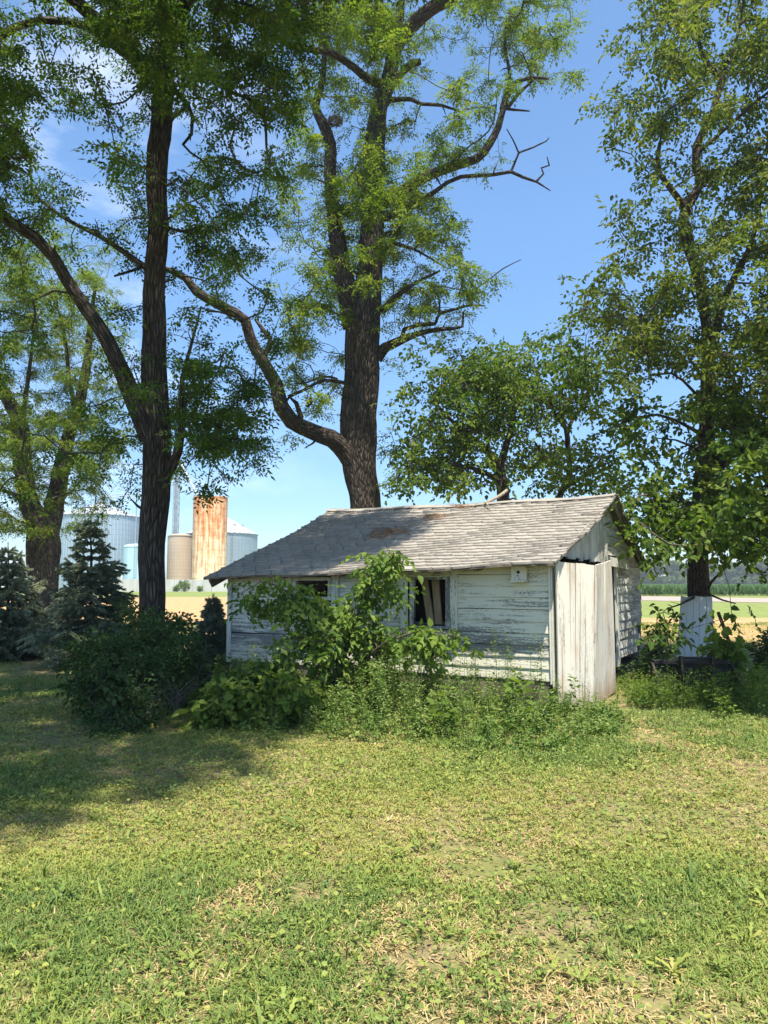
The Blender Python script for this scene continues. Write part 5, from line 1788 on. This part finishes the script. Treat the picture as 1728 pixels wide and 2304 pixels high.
# dead limb lying over the roof ridge, dry litter on the shingles
def on_roof(px, py, lift=0.0):
    """point of the front slope seen at (px,py)"""
    u, v = (px - CX) / F_PX, (CY - py) / F_PX
    d = np.array([u, math.cos(PITCH) - v * math.sin(PITCH), math.sin(PITCH) + v * math.cos(PITCH)])
    best = None
    for t in np.linspace(9, 17, 400):
        p = CAM + d * (t / d[1])
        l = loc(p)
        b = (A[1] - l[1]) / (A[1] - B[1])
        if 0 <= b <= 1.0:
            rz = roof_z(l[0], l[1])
            if l[2] <= rz + .02:
                best = p.copy(); best[2] = rz + .02 + lift
                return best
    return CAM + d * (13 / d[1])
root = empty('fallen_branch', on_roof(1080, 1135))
tag(root, 'bare pale dead branch lying across the shed ridge', 'branch')
w = Wood()
e0 = on_roof(1062, 1143, .03); e1 = on_roof(1095, 1130, .06)
e2 = P(1122, 1117, e1[1] + .5); e3 = P(1140, 1104, e1[1] + .9)
w.tube(catmull([[*e3, .034], [*e2, .031], [*e1, .025], [*e0, .012]], .05)[:, :3], catmull([[*e3, .034], [*e2, .031], [*e1, .025], [*e0, .012]], .05)[:, 3], 9)
f0 = on_roof(1104, 1147, .02); f1 = on_roof(1092, 1137, .05)
w.tube(np.array([e1, f1, f0]), np.array([.022, .016, .007]), 7)
part(w.build('limb', M['dead_wood']), root)
w = Wood()
for (cx, cy, rx, ry, n_) in ((880, 1196, 40, 8, 110), (975, 1163, 34, 6, 80), (852, 1206, 26, 9, 50), (1040, 1140, 26, 5, 40)):
    for i in range(n_):
        c = on_roof(cx + rng.normal(0, rx * .5), cy + rng.normal(0, ry * .5), rng.uniform(.004, .03))
        a = rng.uniform(0, 3.14); d = np.array([math.cos(a), math.sin(a) * .8, math.sin(a) * .35]) * rng.uniform(.03, .1)
        w.tube(np.array([c - d, c + d]), np.array([.004, .003]), 3)
tag(w.build('dry_litter', plain_mat('dry litter', (.14, .085, .05), (.30, .19, .11), 30)), 'drifts of dry brown twigs on the shed shingles', 'litter', None, 'stuff')

# ------------------------------------------------------------------ farmyard far behind: bins, silos, elevator
def px_r(w, Y):
    return w / 2 / F_PX * Y


def bin_root(name, label, cat, px, Y):
    c = P(px, 1300, Y); c[2] = 0
    r = empty(name, c); tag(r, label, cat)
    return r, c


def cyl_part(name, m, root, prof, seg=64, smooth=False):
    b = MB(); b.lathe(prof, (0, 0, 0), seg)
    return b.build(name, m, root, smooth)


def corrugated(R, z0, z1, seg, n):
    """vertical stiffener corrugation: 2 verts a rib"""
    return [(R, z0), (R, z1)]


def ladder(root, R, z0, z1, ang, m):
    c, s_ = math.cos(ang), math.sin(ang)
    t = np.array([-s_, c, 0]); o = np.array([c, s_, 0]) * (R + .15)
    b = MB()
    for q in (-.22, .22):
        b.tube([o + t * q + [0, 0, z0], o + t * q + [0, 0, z1]], [.04, .04], 6)
    for z_ in np.arange(z0 + .3, z1, .5):
        b.tube([o - t * .22 + [0, 0, z_], o + t * .22 + [0, 0, z_]], [.03, .03], 5)
    b.build('ladder', m, root)


galv = rib_metal('galvanised bin wall', (.34, .46, .54), (.46, .56, .64), 72, rough=.42, streak=.75, bands=6.0, metal=.35)
galv2 = rib_metal('galvanised bin wall grey', (.28, .36, .42), (.38, .46, .52), 60, rough=.45, streak=.35, bands=8.0, metal=.35)
roofm = rib_metal('bin roof sheet', (.44, .47, .49), (.54, .57, .59), 40, rough=.4, streak=.6, metal=.3)
rustm = rib_metal('rusting silo sheet', (.88, .64, .34), (.95, .84, .60), 36, rust=.95, rough=.7, streak=.05, bands=0.0, metal=.0)
tanm = rib_metal('concrete stave silo', (.42, .32, .22), (.58, .47, .35), 40, rough=.9, streak=.2, bands=9.0, metal=.0)
bluem = rib_metal('pale blue tank', (.40, .62, .72), (.46, .68, .76), 8, rough=.4, streak=.1, metal=.0)
steelg = plain_mat('galvanised steel', (.30, .34, .36), (.42, .46, .48), 8, .5, metal=.3)

# ribbed steel bins
def grain_bin(px, w, Y, py_eave, py_apex, label, wall_m, ribs, seed):
    R = px_r(w, Y)
    ze, za = P(px, py_eave, Y)[2], P(px, py_apex, Y)[2]
    r, c = bin_root('grain_bin', label, 'grain bin', px, Y)
    seg = ribs * 2
    b = MB()
    rings = [.0] + list(np.arange(1.12, ze, 1.12)) + [ze]
    for k, z_ in enumerate(rings):
        pass
    V, Fc = [], []
    for k, z_ in enumerate(rings):
        for i in range(seg):
            a = 2 * math.pi * i / seg
            rr = R + (.05 if i % 2 else -.02)
            V.append((rr * math.cos(a), rr * math.sin(a), z_))
    for k in range(len(rings) - 1):
        for i in range(seg):
            Fc.append([k * seg + i, k * seg + (i + 1) % seg, (k + 1) * seg + (i + 1) % seg, (k + 1) * seg + i])
    b.add(V, Fc)
    b.build('wall', wall_m, r)
    V, Fc = [], []
    ns = 40
    for k, (rr, zz) in enumerate(((R + .18, ze - .05), (R * .08, za))):
        for i in range(ns * 2):
            a = math.pi * i / ns
            V.append((rr * math.cos(a), rr * math.sin(a), zz + (.14 * (1 - k) if i % 2 else 0)))
    for i in range(ns * 2):
        j = (i + 1) % (ns * 2)
        Fc.append([i, j, ns * 2 + j, ns * 2 + i])
    b = MB(); b.add(V, Fc)
    rf = b.build('roof', roofm, r)
    cyl_part('roof_cap', steelg, rf, [(R * .10, za - .1), (R * .10, za + .3), (R * .05, za + .55)], 24)
    b = MB()
    for k in range(seg // 1):
        a0, a1 = 2 * math.pi * k / seg, 2 * math.pi * (k + 1) / seg
        p = [np.array([(R + .22) * math.cos(a), (R + .22) * math.sin(a), ze - .12]) for a in (a0, a1)]
        b.prism([p[0], p[1], p[1] + [0, 0, .12], p[0] + [0, 0, .12]], np.array([-.04 * math.cos(a0), -.04 * math.sin(a0), 0]))
    b.build('eave_ring', steelg, r)
    for k in range(4):
        a = -1.9 + k * .55
        m_ = MB(); q = np.array([math.cos(a), math.sin(a), 0]) * R * .62
        zq = ze + (za - ze) * .38
        m_.box(q + [-.3, -.3, zq], q + [.3, .3, zq + .5])
        m_.build('roof_vent', steelg, rf)
    ladder(r, R, .5, ze, rad(-62), steelg)
    return r
grain_bin(221, 178, 160, 1164, 1133, 'big ribbed blue-grey grain bin with pale cone roof behind the dark spruce', galv, 72, 1)
grain_bin(498, 156, 168, 1203, 1160, 'grey grain bin with pale cone roof partly behind the rusty silo', galv2, 60, 2)

# rusty silo
Y = 148
R = px_r(76, Y); zt_ = P(470, 1122, Y)[2]
r, c = bin_root('silo', 'tall orange rust-streaked cylindrical silo', 'silo', 470, Y)
cyl_part('wall', rustm, r, [(R, 0), (R, zt_)], 72, False)
cyl_part('top_ring', rustm, r, [(R - .2, zt_ + .01), (R + .06, zt_ + .01), (R + .06, zt_ + .25), (R - .2, zt_ + .25)], 72)
b = MB()
for z_ in np.arange(1.2, zt_, 1.4):
    for k in range(72):
        a0, a1 = 2 * math.pi * k / 72, 2 * math.pi * (k + 1) / 72
        p = [np.array([(R + .022) * math.cos(a), (R + .022) * math.sin(a), z_]) for a in (a0, a1)]
        b.prism([p[0], p[1], p[1] + [0, 0, .035], p[0] + [0, 0, .035]], np.array([-.02 * math.cos(a0), -.04 * math.sin(a0), 0]))
b.build('hoop', rustm, r)
# tan silo
Y = 152
R = px_r(56, Y); zt_ = P(404, 1207, Y)[2]
r, c = bin_root('silo', 'short tan stained concrete silo beside the straight locust trunk', 'silo', 404, Y)
cyl_part('wall', tanm, r, [(R, 0), (R, zt_)], 64)
cyl_part('roof', tanm, r, [(R + .1, zt_ + .01), (R * .6, zt_ + .42), (R * .1, zt_ + .6)], 64, True)
# pale blue tank
Y = 145
R = px_r(84, Y); zt_ = P(320, 1226, Y)[2]
r, c = bin_root('tank', 'pale blue round-shouldered storage tank before the big grain bin', 'tank', 320, Y)
cyl_part('wall', bluem, r, [(R, 0), (R, zt_ - .7)], 64, False)
cyl_part('dome', bluem, r, [(R, zt_ - .699), (R * .985, zt_ - .35), (R * .93, zt_ - .1), (R * .75, zt_ + .05), (R * .12, zt_ + .3)], 64, True)
cyl_part('hatch', steelg, r, [(.5, zt_ + .3), (.5, zt_ + .7), (.3, zt_ + .8)], 20)
b = MB()
for x_ in (-.28, .28):
    b.tube([(R * .0 + x_ - .2, -R - .1, .2), (R * .0 + x_ - .2, -R - .1, zt_ + .6)], [.04, .04], 6)
for z_ in np.arange(.5, zt_ + .5, .5):
    b.tube([(-.48, -R - .1, z_), (.08, -R - .1, z_)], [.03, .03], 5)
b.build('ladder', steelg, r)

# elevator leg tower
Y = 156
c = P(392, 1300, Y); c[2] = 0
leg_r = empty('elevator_leg', c); tag(leg_r, 'slim steel grain elevator leg rising behind the short tan silo', 'elevator')
zt_ = P(392, 1046, Y)[2]; hw = px_r(11, Y)
b = MB()
for x_ in (-hw, hw):
    for y_ in (-hw, hw):
        b.tube([(x_, y_, 0), (x_, y_, zt_)], [.09, .09], 6)
for z_ in np.arange(1.2, zt_, 1.25):
    for (x0, y0, x1, y1) in ((-hw, -hw, hw, -hw), (hw, -hw, hw, hw), (hw, hw, -hw, hw), (-hw, hw, -hw, -hw)):
        b.tube([(x0, y0, z_), (x1, y1, z_)], [.06, .06], 5)
for k, z_ in enumerate(np.arange(1.2, zt_ - 1.3, 1.25)):
    s_ = 1 if k % 2 else -1
    for y_ in (-hw, hw):
        b.tube([(-hw * s_, y_, z_), (hw * s_, y_, z_ + 1.25)], [.04, .04], 5)
b.build('tower_frame', steelg, leg_r)
b = MB(); b.box((-.22, -.12, 0), (-.06, .12, zt_)); b.box((.06, -.12, 0), (.22, .12, zt_)); b.build('leg_casing', steelg, leg_r)
b = MB(); b.prism([(-.8, -.4, zt_), (.8, -.4, zt_), (.7, -.4, zt_ + 1.1), (.0, -.4, zt_ + 1.6), (-.7, -.4, zt_ + 1.1)], (0, .8, 0)); b.build('head_housing', steelg, leg_r)
b = MB(); b.box((-1.2, -1.2, zt_ - 1.0), (2.0, 1.2, zt_ - .9))
for x_ in (-1.15, 1.95):
    for y_ in (-1.15, 1.15):
        b.tube([(x_, y_, zt_ - .9), (x_, y_, zt_ + .1)], [.04, .04], 5)
for y_ in (-1.15, 1.15):
    b.tube([(-1.15, y_, zt_ + .1), (1.95, y_, zt_ + .1)], [.04, .04], 5)
b.build('platform', steelg, leg_r)
b = MB(); b.tube([np.array([.6, -.5, zt_ + .9]), P(448, 1122, 149.5) - c], [.22, .22], 10); b.build('spout', steelg, leg_r)
# overhead conveyor
Y = 157
cv = P(300, 1300, Y); cv[2] = 0
cr = empty('conveyor', cv); tag(cr, 'overhead grain conveyor running above the big grain bin', 'conveyor')
p0, p1 = P(232, 1116, Y) - cv, P(386, 1113, Y - .5) - cv
b = MB()
for dz in (-.25, .25):
    b.tube([p0 + [0, 0, dz], p1 + [0, 0, dz]], [.10, .10], 6)
for f in np.linspace(0, 1, 15):
    q = p0 + (p1 - p0) * f
    b.tube([q + [0, 0, -.25], q + [0, 0, .25]], [.05, .05], 5)
b.build('truss', steelg, cr)
b = MB(); q = P(308, 1118, Y) - cv; b.tube([q, [q[0], q[1], 0]], [.14, .14], 8); b.build('support_post', steelg, cr)
b = MB(); b.tube([P(262, 1133, Y) - cv, P(304, 1121, Y) - cv], [.06, .06], 6); b.build('brace', steelg, cr)

# small white farm buildings
def farm_shed(px0, px1, py_e, py_r, Y, label, depth=7):
    p0, p1 = P(px0, py_e, Y), P(px1, py_e, Y)
    wdt = p1[0] - p0[0]; ze = p0[2]; zr = P(px0, py_r, Y)[2]
    c = (p0 + p1) / 2; c[2] = 0
    r = empty('farm_building', c); tag(r, label, 'building')
    wm = plain_mat('white metal siding', (.62, .64, .66), (.74, .75, .76), .8, .5)
    b = MB(); b.box((-wdt / 2, 0, 0), (wdt / 2, depth, ze)); b.build('wall', wm, r)
    b = MB(); b.prism([(-wdt / 2 - .3, -.3, ze + .004), (-wdt / 2 - .3, depth + .3, ze + .004), (-wdt / 2 - .3, depth / 2, zr)], (wdt + .6, 0, 0)); b.build('roof', steelg, r)
    b = MB(); b.box((-wdt * .2, -.06, 0.02), (wdt * .2, -.003, ze * .8)); b.build('door', steelg, r)
farm_shed(256, 278, 1284, 1279, 150, 'little white outbuilding low beside the pale blue tank', 3)
farm_shed(-60, 20, 1276, 1262, 150, 'white farm building at the far left edge of the yard')

# concrete wall in front of the bins
conc = plain_mat('stained concrete', (.40, .40, .37), (.56, .56, .53), .6, .9, (1, 1, .3))
Y = 140
p0, p1 = P(225, 1303, Y), P(560, 1305, Y)
b = MB()
xs_ = np.linspace(p0[0], p1[0], 9)
for a_, c_ in zip(xs_[:-1], xs_[1:]):
    b.box((a_ + .03, Y, 0), (c_ - .03, Y + .35, p0[2] + (p1[2] - p0[2]) * ((a_ - p0[0]) / (p1[0] - p0[0]))))
wl = b.build('concrete_wall', conc)
tag(wl, 'long low pale concrete wall in front of the grain bins', 'wall')

def far_bush(px, Y, h, wd, label, n):
    c = P(px, 1330, Y); c[2] = 0
    root = empty('shrub', c); tag(root, label, 'shrub')
    w = Wood()
    for k in range(5):
        a = k * 1.25
        w.tube(np.array([c, c + [math.cos(a) * wd * .2, math.sin(a) * wd * .2, h * .5], c + [math.cos(a) * wd * .35, math.sin(a) * wd * .35, h * .8]]), np.array([.06, .04, .02]), 5)
    part(w.build('stems', M['bark_twig']), root)
    q = rng.normal(0, 1, (n, 3)); q = unit(q) * rng.uniform(.3, 1, (n, 1))
    p = c + q * [wd / 2, wd / 2, h / 2] + [0, 0, h / 2]
    V, Q, rr = leaves_mesh(p, rng.normal(0, 1, (n, 3)) + [0, 0, .3], rng.normal(0, .5, (n, 3)) + [0, 0, .6], rng.uniform(.2, .45, n), SM, rng.uniform(0, 1, n))
    part(build('leaves', V, [Q], M['weed_leaf'], None, False, None, {'rnd': rr}), root)
far_bush(414, 137, 2.2, 2.8, 'round green bush against the low concrete wall', 500)
far_bush(396, 137, 1.1, 1.4, 'tiny bush left of the round one at the concrete wall', 200)
far_bush(450, 137, 1.0, 1.2, 'tiny bush right of the round one at the concrete wall', 200)

# ------------------------------------------------------------------ corn, far trees
n = 26000
yy = 92 + (rng.uniform(0, 1, n) ** 1.7) * 240
xx = yy * rng.uniform(.20, 1.05, n)
xx = np.round(xx / .76) * .76 + rng.normal(0, .07, n)
road_far = np.interp(xx, [2, 32, 40, 75], [118, 88.5, 76.5, 30]) + 2.5
ok = yy > road_far
xx, yy = xx[ok], yy[ok]
k = len(xx)
hts = 1.05 + .25 * vnoise(xx, yy, 25, 3)
pos = np.repeat(np.stack([xx, yy, np.zeros(k)], 1), 4, 0)
pos[:, 2] = rng.uniform(.0, .45, 4 * k)
az = rng.uniform(0, 6.28, 4 * k)
dr = np.stack([np.cos(az) * .7, np.sin(az) * .7, np.full(4 * k, 1.0)], 1)
V, Q, rr = leaves_mesh(pos, dr, rng.normal(0, 1, (4 * k, 3)), np.repeat(hts, 4) * rng.uniform(.7, 1.1, 4 * k), t_diamond(.16), np.clip(vnoise(pos[:, 0], pos[:, 1], 14, 8) * .7 + rng.uniform(0, .4, 4 * k), 0, 1))
M['corn_leaf'] = leaf_mat('corn leaf', [(0.0, (.055, .12, .04)), (.5, (.09, .17, .055)), (1.0, (.15, .23, .08))], .3)
tag(build('corn_field', V, [Q], M['corn_leaf'], None, False, None, {'rnd': rr}), 'field of young green corn beyond the gravel road', 'crop', None, 'stuff')

M['far_leaf'] = leaf_mat('far tree leaf', [(0.0, (.10, .15, .06)), (.5, (.15, .20, .08)), (1.0, (.22, .26, .11))], .3)
def far_tree_mesh(seed, h):
    r_ = np.random.default_rng(seed)
    w = Wood()
    tp = [np.array([0, 0, 0.]), np.array([r_.normal(0, .3), 0, h * .3]), np.array([r_.normal(0, .8), 0, h * .6]), np.array([r_.normal(0, 1), 0, h * .85])]
    w.tube(np.array(tp), np.array([.5, .4, .25, .08]), 8)
    cl_ = []
    for k in range(9):
        a = r_.uniform(0, 6.28); f = r_.uniform(.25, .7)
        b0 = tp[1] + (tp[3] - tp[1]) * f
        e = b0 + np.array([math.cos(a) * h * .3, math.sin(a) * h * .3, h * r_.uniform(.05, .28)])
        w.tube(np.array([b0, (b0 + e) / 2 + [0, 0, .4], e]), np.array([.2, .13, .05]), 5)
        cl_.append(e)
    cl_ += [tp[3], tp[2]] + [np.array([r_.normal(0, h * .25), r_.normal(0, h * .2), h * r_.uniform(.12, .3)]) for _ in range(8)]
    pos = np.concatenate([c + unit(r_.normal(0, 1, (650, 3))) * r_.uniform(.2, 1, (650, 1)) ** .6 * np.array([h * .17, h * .17, h * .12]) * r_.uniform(.7, 1.3) for c in cl_])
    pos = pos[pos[:, 2] > .3]
    k = len(pos)
    V, Q, rr = leaves_mesh(pos, r_.normal(0, 1, (k, 3)), r_.normal(0, .6, (k, 3)) + [0, 0, .5], r_.uniform(.6, 1.2, k), SM, np.clip(r_.uniform(0, 1, k) * .6 + .3 * r_.uniform(), 0, 1))
    t_ = w.build('trunk', M['bark_elm'])
    c_ = build('crown', V, [Q], M['far_leaf'], None, False, None, {'rnd': rr})
    return t_, c_
protos = []
for sd in (1, 2, 3):
    root = empty('far_tree', (0, 0, 0))
    t_, c_ = far_tree_mesh(sd, 12.5)
    t_.parent = root; c_.parent = root
    protos.append(root)
used = [False] * 3
for i in range(34):
    px = 1415 + i * 17 + rng.uniform(-7, 7)
    Y = rng.uniform(335, 375)
    q = P(px, 1312, Y); q[2] = 0
    k = i % 3
    if not used[k]:
        r_ = protos[k]; used[k] = True
    else:
        r_ = protos[k].copy(); S.collection.objects.link(r_)
        for ch in list(protos[k].children):
            c_ = ch.copy(); S.collection.objects.link(c_); c_.parent = r_
    r_.location = q
    r_.rotation_euler = (0, 0, rng.uniform(0, 6.28))
    s_ = rng.uniform(.75, 1.15)
    r_.scale = (s_ * 1.1, s_ * 1.1, s_)
    tag(r_, 'hazy grey-green tree in the far tree line beyond the corn', 'tree', 'trees of the far tree line')

# ------------------------------------------------------------------ grass
def blades(n, y0, y1, wide, hmin, hmax, wmul=1.0):
    y = np.sqrt(rng.uniform(y0 ** 2, y1 ** 2, n))
    x = rng.uniform(-1, 1, n) * (wide * y * .97 + 1.5)
    return x, y
SPOTS = [(a, b, k, r) for a, b, k, r in (
    (90, 2210, 'dry', .40), (400, 1960, 'dry', .35), (1120, 1890, 'dry', .5), (960, 2080, 'dry', .3), (1270, 2190, 'dry', .4), (1640, 1660, 'dry', .9), (850, 1668, 'dry', .5), (1500, 1720, 'dry', .7), (560, 2000, 'dry', .25),
    (1630, 2010, 'fresh', .55), (60, 2060, 'fresh', .3), (330, 2090, 'fresh', .35), (1050, 1770, 'fresh', .6), (700, 2080, 'fresh', .35), (1330, 1690, 'fresh', .5), (220, 1780, 'fresh', .5),
    (1255, 2070, 'bare', .26), (1390, 1592, 'bare', .50), (1420, 1830, 'bare', .35), (1320, 2140, 'bare', .2), (90, 1650, 'bare', .8), (700, 2000, 'bare', .16), (1000, 2160, 'bare', .15), (1190, 1960, 'bare', .2))]
def spot(x, y, kind):
    o = np.zeros_like(x)
    for a, b, k, r in SPOTS:
        if k == kind:
            g_ = G(a, b)
            o = np.maximum(o, np.exp(-(((x - g_[0]) / r) ** 2 + ((y - g_[1]) / (r * 1.3)) ** 2)))
    return o
def lawn_fields(x, y):
    p1, p2 = vnoise(x, y, 1.3, 21, 4), vnoise(x, y, .42, 37, 3)
    dry = np.clip(.18 + 3.2 * (.48 - p1) + 2.0 * (.5 - p2) + .7 * spot(x, y, 'dry') - .5 * spot(x, y, 'fresh'), .04, .95)
    bare = np.clip(((.43 - p1) * 6 + (.50 - p2) * 3.4), 0, .9)
    bare = np.clip(bare * (1 - spot(x, y, 'fresh')) + 1.1 * spot(x, y, 'bare'), 0, .95)
    fresh = np.clip(.46 + 2.6 * (vnoise(x, y, 1.9, 55, 3) - .5) + .6 * spot(x, y, 'fresh'), 0, 1)
    return dry, bare, fresh
def blade_mesh(x, y, h, w, lay, az, tone):
    n = len(x)
    el_ = (1 - lay) * 1.35 + .06
    hd = np.stack([np.cos(az), np.sin(az), np.zeros(n)], 1)
    sd = np.stack([-np.sin(az), np.cos(az), np.zeros(n)], 1)
    sd = sd * np.cos(.6) + np.array([0, 0, 1]) * (np.sin(rng.uniform(-.8, .8, n)))[:, None] * .5
    base = np.stack([x, y, np.full(n, .002) + rng.uniform(0, .012, n)], 1)
    l1, l2 = h * .55, h * .5
    up_ = np.array([0, 0, 1])
    m_ = base + (hd * np.cos(el_)[:, None] + up_ * np.sin(el_)[:, None]) * l1[:, None]
    e2 = el_ - rng.uniform(.1, 1.1, n)
    t = m_ + (hd * np.cos(e2)[:, None] + up_ * np.sin(e2)[:, None]) * l2[:, None]
    t[:, 2] = np.maximum(t[:, 2], .004)
    V = np.stack([base - sd * w[:, None] * .4, base + sd * w[:, None] * .4, m_ + sd * w[:, None] * .5, m_ - sd * w[:, None] * .5, t], 1).reshape(-1, 3)
    V[:, 2] = np.maximum(V[:, 2], .002)
    b5 = np.arange(n)[:, None] * 5
    return V, b5 + np.array([[0, 1, 2, 3]]), b5 + np.array([[3, 2, 4]]), np.repeat(tone, 5)
def grass_set(n, y0, y1, hmin, hmax, w0, seed):
    x, y = blades(n, y0, y1, .60, hmin, hmax)
    dryp, bare, fresh = lawn_fields(x, y)
    keep = ~in_shed(x, y, .0) & (rng.uniform(0, 1, n) > bare)
    x, y, dryp, bare, fresh = x[keep], y[keep], dryp[keep], bare[keep], fresh[keep]
    n = len(x)
    dry = rng.uniform(0, 1, n) < dryp
    h = rng.uniform(hmin, hmax, n) * (.45 + .75 * fresh) * np.where(dry, .9, 1.0)
    lay = rng.uniform(0, 1, n) ** np.where(dry, .25, .65)
    w = w0 * rng.uniform(.6, 1.6, n) * (1 + y / 16)
    tone = np.where(dry, .69 + .31 * rng.uniform(0, 1, n), np.clip(.62 - .5 * fresh + rng.normal(0, .13, n), 0, .66))
    return blade_mesh(x, y, h, w, lay, rng.uniform(0, 6.28, n), tone)
def tuft_set(n, y0, y1, k0, k1, hmin, hmax, w0):
    x, y = blades(n, y0, y1, .60, 0, 0)
    dryp, bare, fresh = lawn_fields(x, y)
    keep = ~in_shed(x, y, .05) & (rng.uniform(0, 1, n) > bare * .6)
    x, y, dryp, fresh = x[keep], y[keep], dryp[keep], fresh[keep]
    n = len(x)
    k = rng.integers(k0, k1, n)
    idx = np.repeat(np.arange(n), k)
    m_ = len(idx)
    az = rng.uniform(0, 6.28, m_)
    rr = np.abs(rng.normal(0, .016, m_))
    size = rng.uniform(hmin, hmax, n) * (.55 + .7 * fresh)
    tuft_dry = rng.uniform(0, 1, n) < dryp * .45
    tone_t = np.where(tuft_dry, .70 + .28 * rng.uniform(0, 1, n), np.clip(.62 - .55 * fresh + rng.normal(0, .16, n), 0, .66))
    lay = np.clip(rng.uniform(.15, .9, m_) + np.repeat(rng.uniform(-.2, .3, n) + .3 * tuft_dry, k), .02, .98)
    return blade_mesh(x[idx] + np.cos(az) * rr, y[idx] + np.sin(az) * rr, size[idx] * rng.uniform(.5, 1.15, m_), w0 * rng.uniform(.6, 1.5, m_) * (1 + y[idx] / 18), lay, az + rng.normal(0, .4, m_), np.clip(tone_t[idx] + rng.normal(0, .05, m_), 0, 1))
M['grass'] = leaf_mat('lawn grass', [(0.0, (.095, .160, .040)), (.25, (.180, .238, .050)), (.50, (.240, .280, .058)), (.64, (.325, .315, .080)), (.72, (.37, .28, .11)), (1.0, (.53, .40, .22))], .22, (1.15, 1.2, .6), .6, .25)
VV, QQ, TT, RR, nn_ = [], [], [], [], 0
sets = [grass_set(*a, 1) for a in ((125000, 2.0, 4.6, .02, .065, .0042), (160000, 4.6, 8.2, .02, .065, .0042), (140000, 8.2, 15, .02, .075, .005), (90000, 15, 30, .04, .11, .008))]
sets += [tuft_set(10500, 2.0, 6.0, 6, 18, .028, .068, .0050), tuft_set(9500, 6.0, 12.0, 6, 16, .04, .09, .0060), tuft_set(260, 2.4, 8.0, 6, 14, .07, .13, .009)]
for V, Q, T, r_ in sets:
    VV.append(V); QQ.append(Q + nn_); TT.append(T + nn_); RR.append(r_); nn_ += len(V)
tag(build('grass', np.vstack(VV), [np.vstack(QQ), np.vstack(TT)], M['grass'], None, False, None, {'rnd': np.concatenate(RR)}), 'patchy mown lawn of green and straw-yellow grass', 'grass', None, 'stuff')

# clover and broad leaves in the lawn
n = 110000
x, y = blades(n, 2.3, 13, .60, 0, 0)
p3 = vnoise(x, y, .8, 91, 3)
kp = (~in_shed(x, y, 0)) & (rng.uniform(0, 1, n) < np.clip((p3 - .40) * 6, .15, 1))
x, y = x[kp], y[kp]; n = len(x)
pos = np.stack([x, y, rng.uniform(.012, .05, n)], 1)
az = rng.uniform(0, 6.28, n)
V, Q, rr = leaves_mesh(pos, np.stack([np.cos(az), np.sin(az), rng.normal(.1, .3, n)], 1), rng.normal(0, .45, (n, 3)) + [0, 0, 1], rng.uniform(.012, .032, n), t_broad(.8, .06), np.clip(rng.uniform(0, .62, n), 0, .62))
tag(build('clover', V, [Q], M['grass'], None, False, None, {'rnd': rr}), 'small clover leaves scattered through the lawn', 'clover', None, 'stuff')

# dandelion and plantain rosettes, coarse tufts
pos, dr, nm, sz, rn = [], [], [], [], []
for i in range(620):
    yv = math.sqrt(rng.uniform(2.4 ** 2, 9.0 ** 2)); xv = rng.uniform(-.58, .58) * yv
    if in_shed(xv, yv, 0): continue
    k = int(rng.integers(4, 11)); ln = .028 + .085 * rng.random() ** 2.4
    a = rng.uniform(0, 6.28) + np.arange(k) * 6.283 / k + rng.normal(0, .3, k)
    el_ = rng.uniform(.15, .9, k)
    pos.append(np.tile([xv, yv, .012], (k, 1)) + rng.normal(0, .006, (k, 3)))
    dr.append(np.stack([np.cos(a), np.sin(a), el_], 1)); nm.append(np.stack([-np.cos(a) * .4, -np.sin(a) * .4, np.ones(k)], 1) + rng.normal(0, .15, (k, 3)))
    sz.append(ln * rng.uniform(.5, 1.25, k)); rn.append(np.clip(rng.uniform(.0, .6) + rng.normal(0, .08, k), 0, .66))
pos, dr, nm, sz, rn = map(np.concatenate, (pos, dr, nm, sz, rn))
pos[:, 2] = np.maximum(pos[:, 2], .006)
V, Q, rr = leaves_mesh(pos, dr, nm, sz, (np.array([(0, -.02, 0), (.22, -.07, .04), (.30, -.03, .05), (.55, -.12, .05), (.62, -.05, .03), (.88, -.11, -.04), (1.0, 0, -.16), (.88, .11, -.04), (.62, .05, .03), (.55, .12, .05), (.30, .03, .05), (.22, .07, .04), (0, .02, 0)]), [(0, 1, 11, 12), (1, 2, 10, 11), (2, 3, 9, 10), (3, 4, 8, 9), (4, 5, 7, 8), (5, 6, 6, 7)][:5]), rn)
tag(build('lawn_weeds', V, [Q], M['grass'], None, False, None, {'rnd': rr}), 'low dandelion and plantain rosettes in the lawn', 'weeds', None, 'stuff')

# fallen twigs and dead leaves on the lawn
w = Wood()
for i in range(150):
    yv = math.sqrt(rng.uniform(2.6 ** 2, 12.0 ** 2)); xv = rng.uniform(-.58, .58) * yv
    if in_shed(xv, yv, .1): continue
    a = rng.uniform(0, 6.28); ln = .02 + .09 * rng.random() ** 3
    d = np.array([math.cos(a), math.sin(a), 0]) * ln
    c = np.array([xv, yv, rng.uniform(.004, .022)])
    w.tube(np.array([c - d, c + rng.normal(0, .35, 3) * ln * [1, 1, .1], c + d]), np.array([.0022, .003, .0016]) * rng.uniform(.7, 1.6), 5)
tag(w.build('fallen_twigs', M['bark_twig']), 'thin dry twigs scattered over the lawn', 'twigs', None, 'stuff')

# ------------------------------------------------------------------ summer haze
hm = bpy.data.materials.new('haze air')
hm.use_nodes = True
t = hm.node_tree
t.nodes.clear()
out = t.nodes.new('ShaderNodeOutputMaterial')
pv = N(t, 'VolumePrincipled', Color=(.86, .92, 1.0), Density=0.00055, Anisotropy=0.2)
t.links.new(pv.outputs[0], out.inputs['Volume'])
b = MB(); b.box((-1500, -1500, -1.0), (1500, 1500, 31.0))
tag(b.build('haze', hm), kind='stuff')
